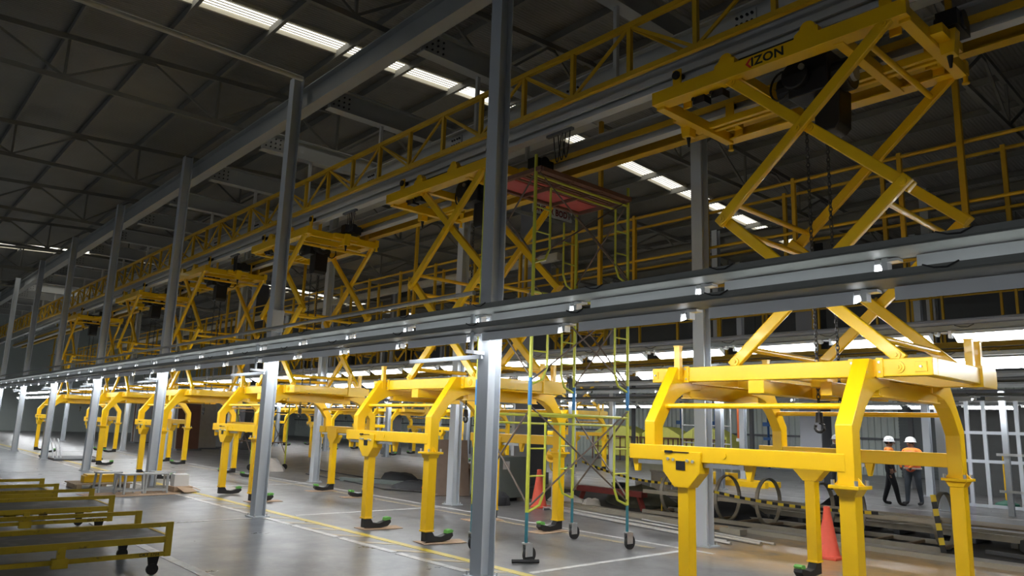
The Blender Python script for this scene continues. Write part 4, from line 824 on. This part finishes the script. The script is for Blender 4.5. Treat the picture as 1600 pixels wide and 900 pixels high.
dp = empty('dark_partition', (-3.2, 27.5, 0), 'dark partition wall behind the pale frames at right', 'partition'); ob('panel', G().box((-5.2, 0, 0), (5, .1, 2.9)).mesh('panel', WALLD), dp); ob('top_rail', G().box((-5.2, -.03, 2.9), (5, .13, 3.0)).mesh('top_rail', RAILG), dp)
# left background: pallets racks and pale uprights
for i in range(7):
    x = -44 - 3.2 * i; e = empty('storage_rack', (x, 18.6 + (i % 2) * .4, 0), '%s dark storage rack at the far left end, counted from the right' % ORD[i].replace('nearest', 'first'), 'rack', 'far storage racks')
    for a in (-1.2, 1.2):
        for b in (-.4, .4): ob('upright', G().box((a - .05, b - .05, 0), (a + .05, b + .05, 3.4)).mesh('upright', BEAM), e)
    for z in (.8, 1.8, 2.8): ob('shelf', G().box((-1.2, -.45, z), (1.2, .45, z + .08)).mesh('shelf', DARKC), e)
    for k in range(3): ob('load', G().box((-1.1 + .75 * k, -.4, 1.0 * (k % 3) + .88), (-.5 + .75 * k, .4, 1.0 * (k % 3) + 1.45)).mesh('load', WOOD if k != 1 else WALLD), e)
pb_ = empty('control_pedestal', (-22.3, 11.6, 0), 'yellow control box on a dark pedestal behind the third lift', 'control box'); ob('pedestal', G().box((-.12, -.1, 0), (.12, .1, .5)).mesh('pedestal', DARKC), pb_); ob('box', G().box((-.16, -.14, .5), (.16, .14, 1.0)).mesh('box', YELD, bevel=.01), pb_); ob('mast', G().tube((0, 0, 1.0), (0, 0, 2.6), .035, 8).mesh('mast', DARKC), pb_)

for i in range(9):
    x = -39.5 - 1.6 * i; y = 13.2 + (i * 37 % 11) * .35; o = empty('sheet_stack', (x, y, 0), '%s upright stack of pale sheets at the far left, counted from the right' % ordinal(i), 'sheet stack', 'upright sheet stacks', .2 * (i % 3))
    for j in range(4): ob('sheet', G().bar((.22 * j, 0, 0), (.22 * j - .35, .05, 2.3 + .25 * ((i + j) % 3)), 1.1, .03, (1, 0, 0)).mesh('sheet', (BAGW, MIDC, RAILG, BRWN)[(i + j) % 4]), o)
    ob('foot_rail', G().box((-.2, -.6, 0), (1.0, .6, .06)).mesh('foot_rail', DARKC), o)
# second small scaffold behind the fourth lift
s2 = empty('scaffold_tower', (-24.9, 10.9, 0), 'small dark scaffold tower behind the fourth lift', 'scaffold')
for a in (-.7, .7):
    for b in (-.6, .6): ob('standard', G().tube((a, b, .2), (a, b, 2.4), .025, 8).mesh('standard', SCAF), s2); ob('caster_wheel', G().tube((a - .02, b, .1), (a + .02, b, .1), .1, 14).mesh('caster_wheel', BLK), s2)
    for z in (.9, 1.9): ob('ledger', G().tube((a, -.6, z), (a, .6, z), .02, 6).mesh('ledger', RUST), s2)
for b in (-.6, .6): ob('cross_brace', G().tube((-.7, b, .5), (.7, b, 1.8), .015, 6).mesh('cross_brace', RUST), s2); ob('cross_brace', G().tube((.7, b, .5), (-.7, b, 1.8), .015, 6).mesh('cross_brace', RUST), s2)

# ================================================================== PEOPLE
def skin_mesh(verts, edges, radii, root, name, sub=2):
    me = bpy.data.meshes.new(name); me.from_pydata(verts, edges, []); o = bpy.data.objects.new(name, me); COL.objects.link(o)
    sm = o.modifiers.new('s', 'SKIN'); sm.use_smooth_shade = True; sd = o.modifiers.new('d', 'SUBSURF'); sd.levels = sub; sd.render_levels = sub
    if not me.skin_vertices: me.attributes
    for i, r in enumerate(radii):
        v = me.skin_vertices[0].data[i]; v.radius = r if isinstance(r, tuple) else (r, r); v.use_root = (i == root)
    bpy.context.view_layer.update(); res = bpy.data.meshes.new_from_object(o.evaluated_get(bpy.context.evaluated_depsgraph_get()))
    bpy.data.objects.remove(o); res.polygons.foreach_set('use_smooth', [True] * len(res.polygons)); return res
def person(x, y, rz, label, top, trousers, vest, stride=.10, arms=0.0, hem=0.96):
    e = empty('person', (x, y, 0), label, 'person', None, rz); e.scale = (1.22, 1.18, 0.99)
    # facing +y in own axes
    V = [(0, 0, .93), (0, .0, 1.10), (0, .01, 1.28), (0, 0, 1.42), (0, .005, 1.49), (0, .02, 1.55), (0, .025, 1.64)]
    R = [(.155, .11), (.14, .10), (.165, .115), (.13, .095), .052, (.062, .078), (.074, .09)]
    E = [(0, 1), (1, 2), (2, 3), (3, 4), (4, 5), (5, 6)]
    for s in (-1, 1):
        n = len(V); st = stride * s
        V += [(s * .095, 0, .86), (s * .105, st * .5 + .02, .50), (s * .11, st, .10), (s * .115, st + .02, .045), (s * .13, st + .15, .035)]
        R += [.092, .064, .045, .045, .04]; E += [(0, n), (n, n + 1), (n + 1, n + 2), (n + 2, n + 3), (n + 3, n + 4)]
        n = len(V); fw = arms
        V += [(s * .175, 0, 1.41), (s * .225, -.02, 1.16), (s * (.235 - fw * .25), .04 + fw * .5, .97 + fw * .25), (s * (.232 - fw * .4), .06 + fw * .62, .90 + fw * .3)]
        R += [.062, .048, .036, .033]; E += [(3, n), (n, n + 1), (n + 1, n + 2), (n + 2, n + 3)]; h = n + 3; hp = Vector(V[h])
        for j, (dx, dl, c) in enumerate(((-.028, .075, 0), (-.010, .09, 0), (.010, .085, 0), (.027, .068, 0))):
            m = len(V); V += [(hp.x, hp.y + dx, hp.z - dl * .6), (hp.x - s * .012, hp.y + dx, hp.z - dl * 1.15)]; R += [.0095, .008]; E += [(h, m), (m, m + 1)]
        m = len(V); V += [(hp.x - s * .02, hp.y + .035, hp.z - .03), (hp.x - s * .03, hp.y + .045, hp.z - .07)]; R += [.010, .009]; E += [(h, m), (m, m + 1)]
    me = skin_mesh(V, E, R, 0, 'body')
    me.materials.clear()
    for m in (trousers, top, SKIN, BLK): me.materials.append(m)
    for p in me.polygons:
        c = p.center; p.material_index = 3 if c.z < .085 else (2 if c.z > 1.475 or (c.z < .93 + arms * .3 and abs(c.x) > .17 and c.z > .6) or (arms and c.y > .2 + arms * .3 and c.z > .8) else (0 if c.z < hem else 1))
    body = ob('body', me, e)
    # face, ears
    fz = 1.60
    hd = ob('face', G().bar((0, .105, fz + .0), (0, .13, fz - .025), .022, .03).mesh('nose', SKIN, bevel=.006), body)
    for s in (-1, 1):
        ob('eye', G().blob((s * .03, .108, fz + .022), (.012, .008, .007), 1, 0, 8, 6, False).mesh('eye', HAIR), body); ob('ear', G().blob((s * .078, .02, fz - .005), (.012, .02, .03), 2, .05, 8, 6, False).mesh('ear', SKIN), body)
    ob('mouth', G().box((-.022, .108, fz - .055), (.022, .116, fz - .048)).mesh('mouth', RUSTR), body)
    ob('hair', G().blob((0, .005, 1.63), (.083, .092, .085), 5, .03, 14, 8, False).mesh('hair', HAIR, smooth=True), body)
    he = ob('helmet', G().lathe([(.105, 1.635), (.108, 1.66), (.10, 1.71), (.075, 1.752), (.04, 1.772), (.005, 1.778)], (0, .015, 0), 20).mesh('helmet', WHT, smooth=True), e)
    ob('helmet_brim', G().lathe([(.128, 1.628), (.132, 1.634), (.104, 1.648)], (0, .025, 0), 20).mesh('helmet_brim', WHT), he)
    if vest:
        vm = skin_mesh([(0, 0, .80), (0, 0, 1.08), (0, .01, 1.28), (0, 0, 1.40), (0, 0, 1.46)], [(0, 1), (1, 2), (2, 3), (3, 4)], [(.195, .15), (.182, .138), (.195, .142), (.18, .125), (.10, .08)], 0, 'vest'); vm.materials.clear(); vm.materials.append(vest); vo = ob('vest', vm, e)
        if vest == ORNG:
            for z, rx, ry in ((.93, .198, .158), (1.16, .197, .152)):
                ob('stripe', G().lathe([(1, z), (1, z + .04), (.985, z + .04), (.985, z)], n=24).mesh('stripe', REFL), vo).scale = (rx * .97, ry * .97, 1)
        else: ob('stripe', G().box((-.12, -.139, 1.02), (.10, -.132, 1.035)).mesh('stripe', WHT), vo)
    return e
DARKTOP = CLOB
person(-8.1, 20.75, math.radians(-75), 'person in white helmet, orange shoulders and black jacket, turned to the right', ORN2, CLOB, None, .16, 0.0, 1.30)
person(-7.75, 21.35, math.radians(165), 'person in white helmet and orange reflective vest with grey trousers, facing the camera', ORN2, JEAN, ORNG, .08, .3)
person(-11.15, 24.4, math.radians(150), 'person in dark clothes almost hidden behind the nearest lift leg', CLOB, CLOB, None, .05, 0.0)
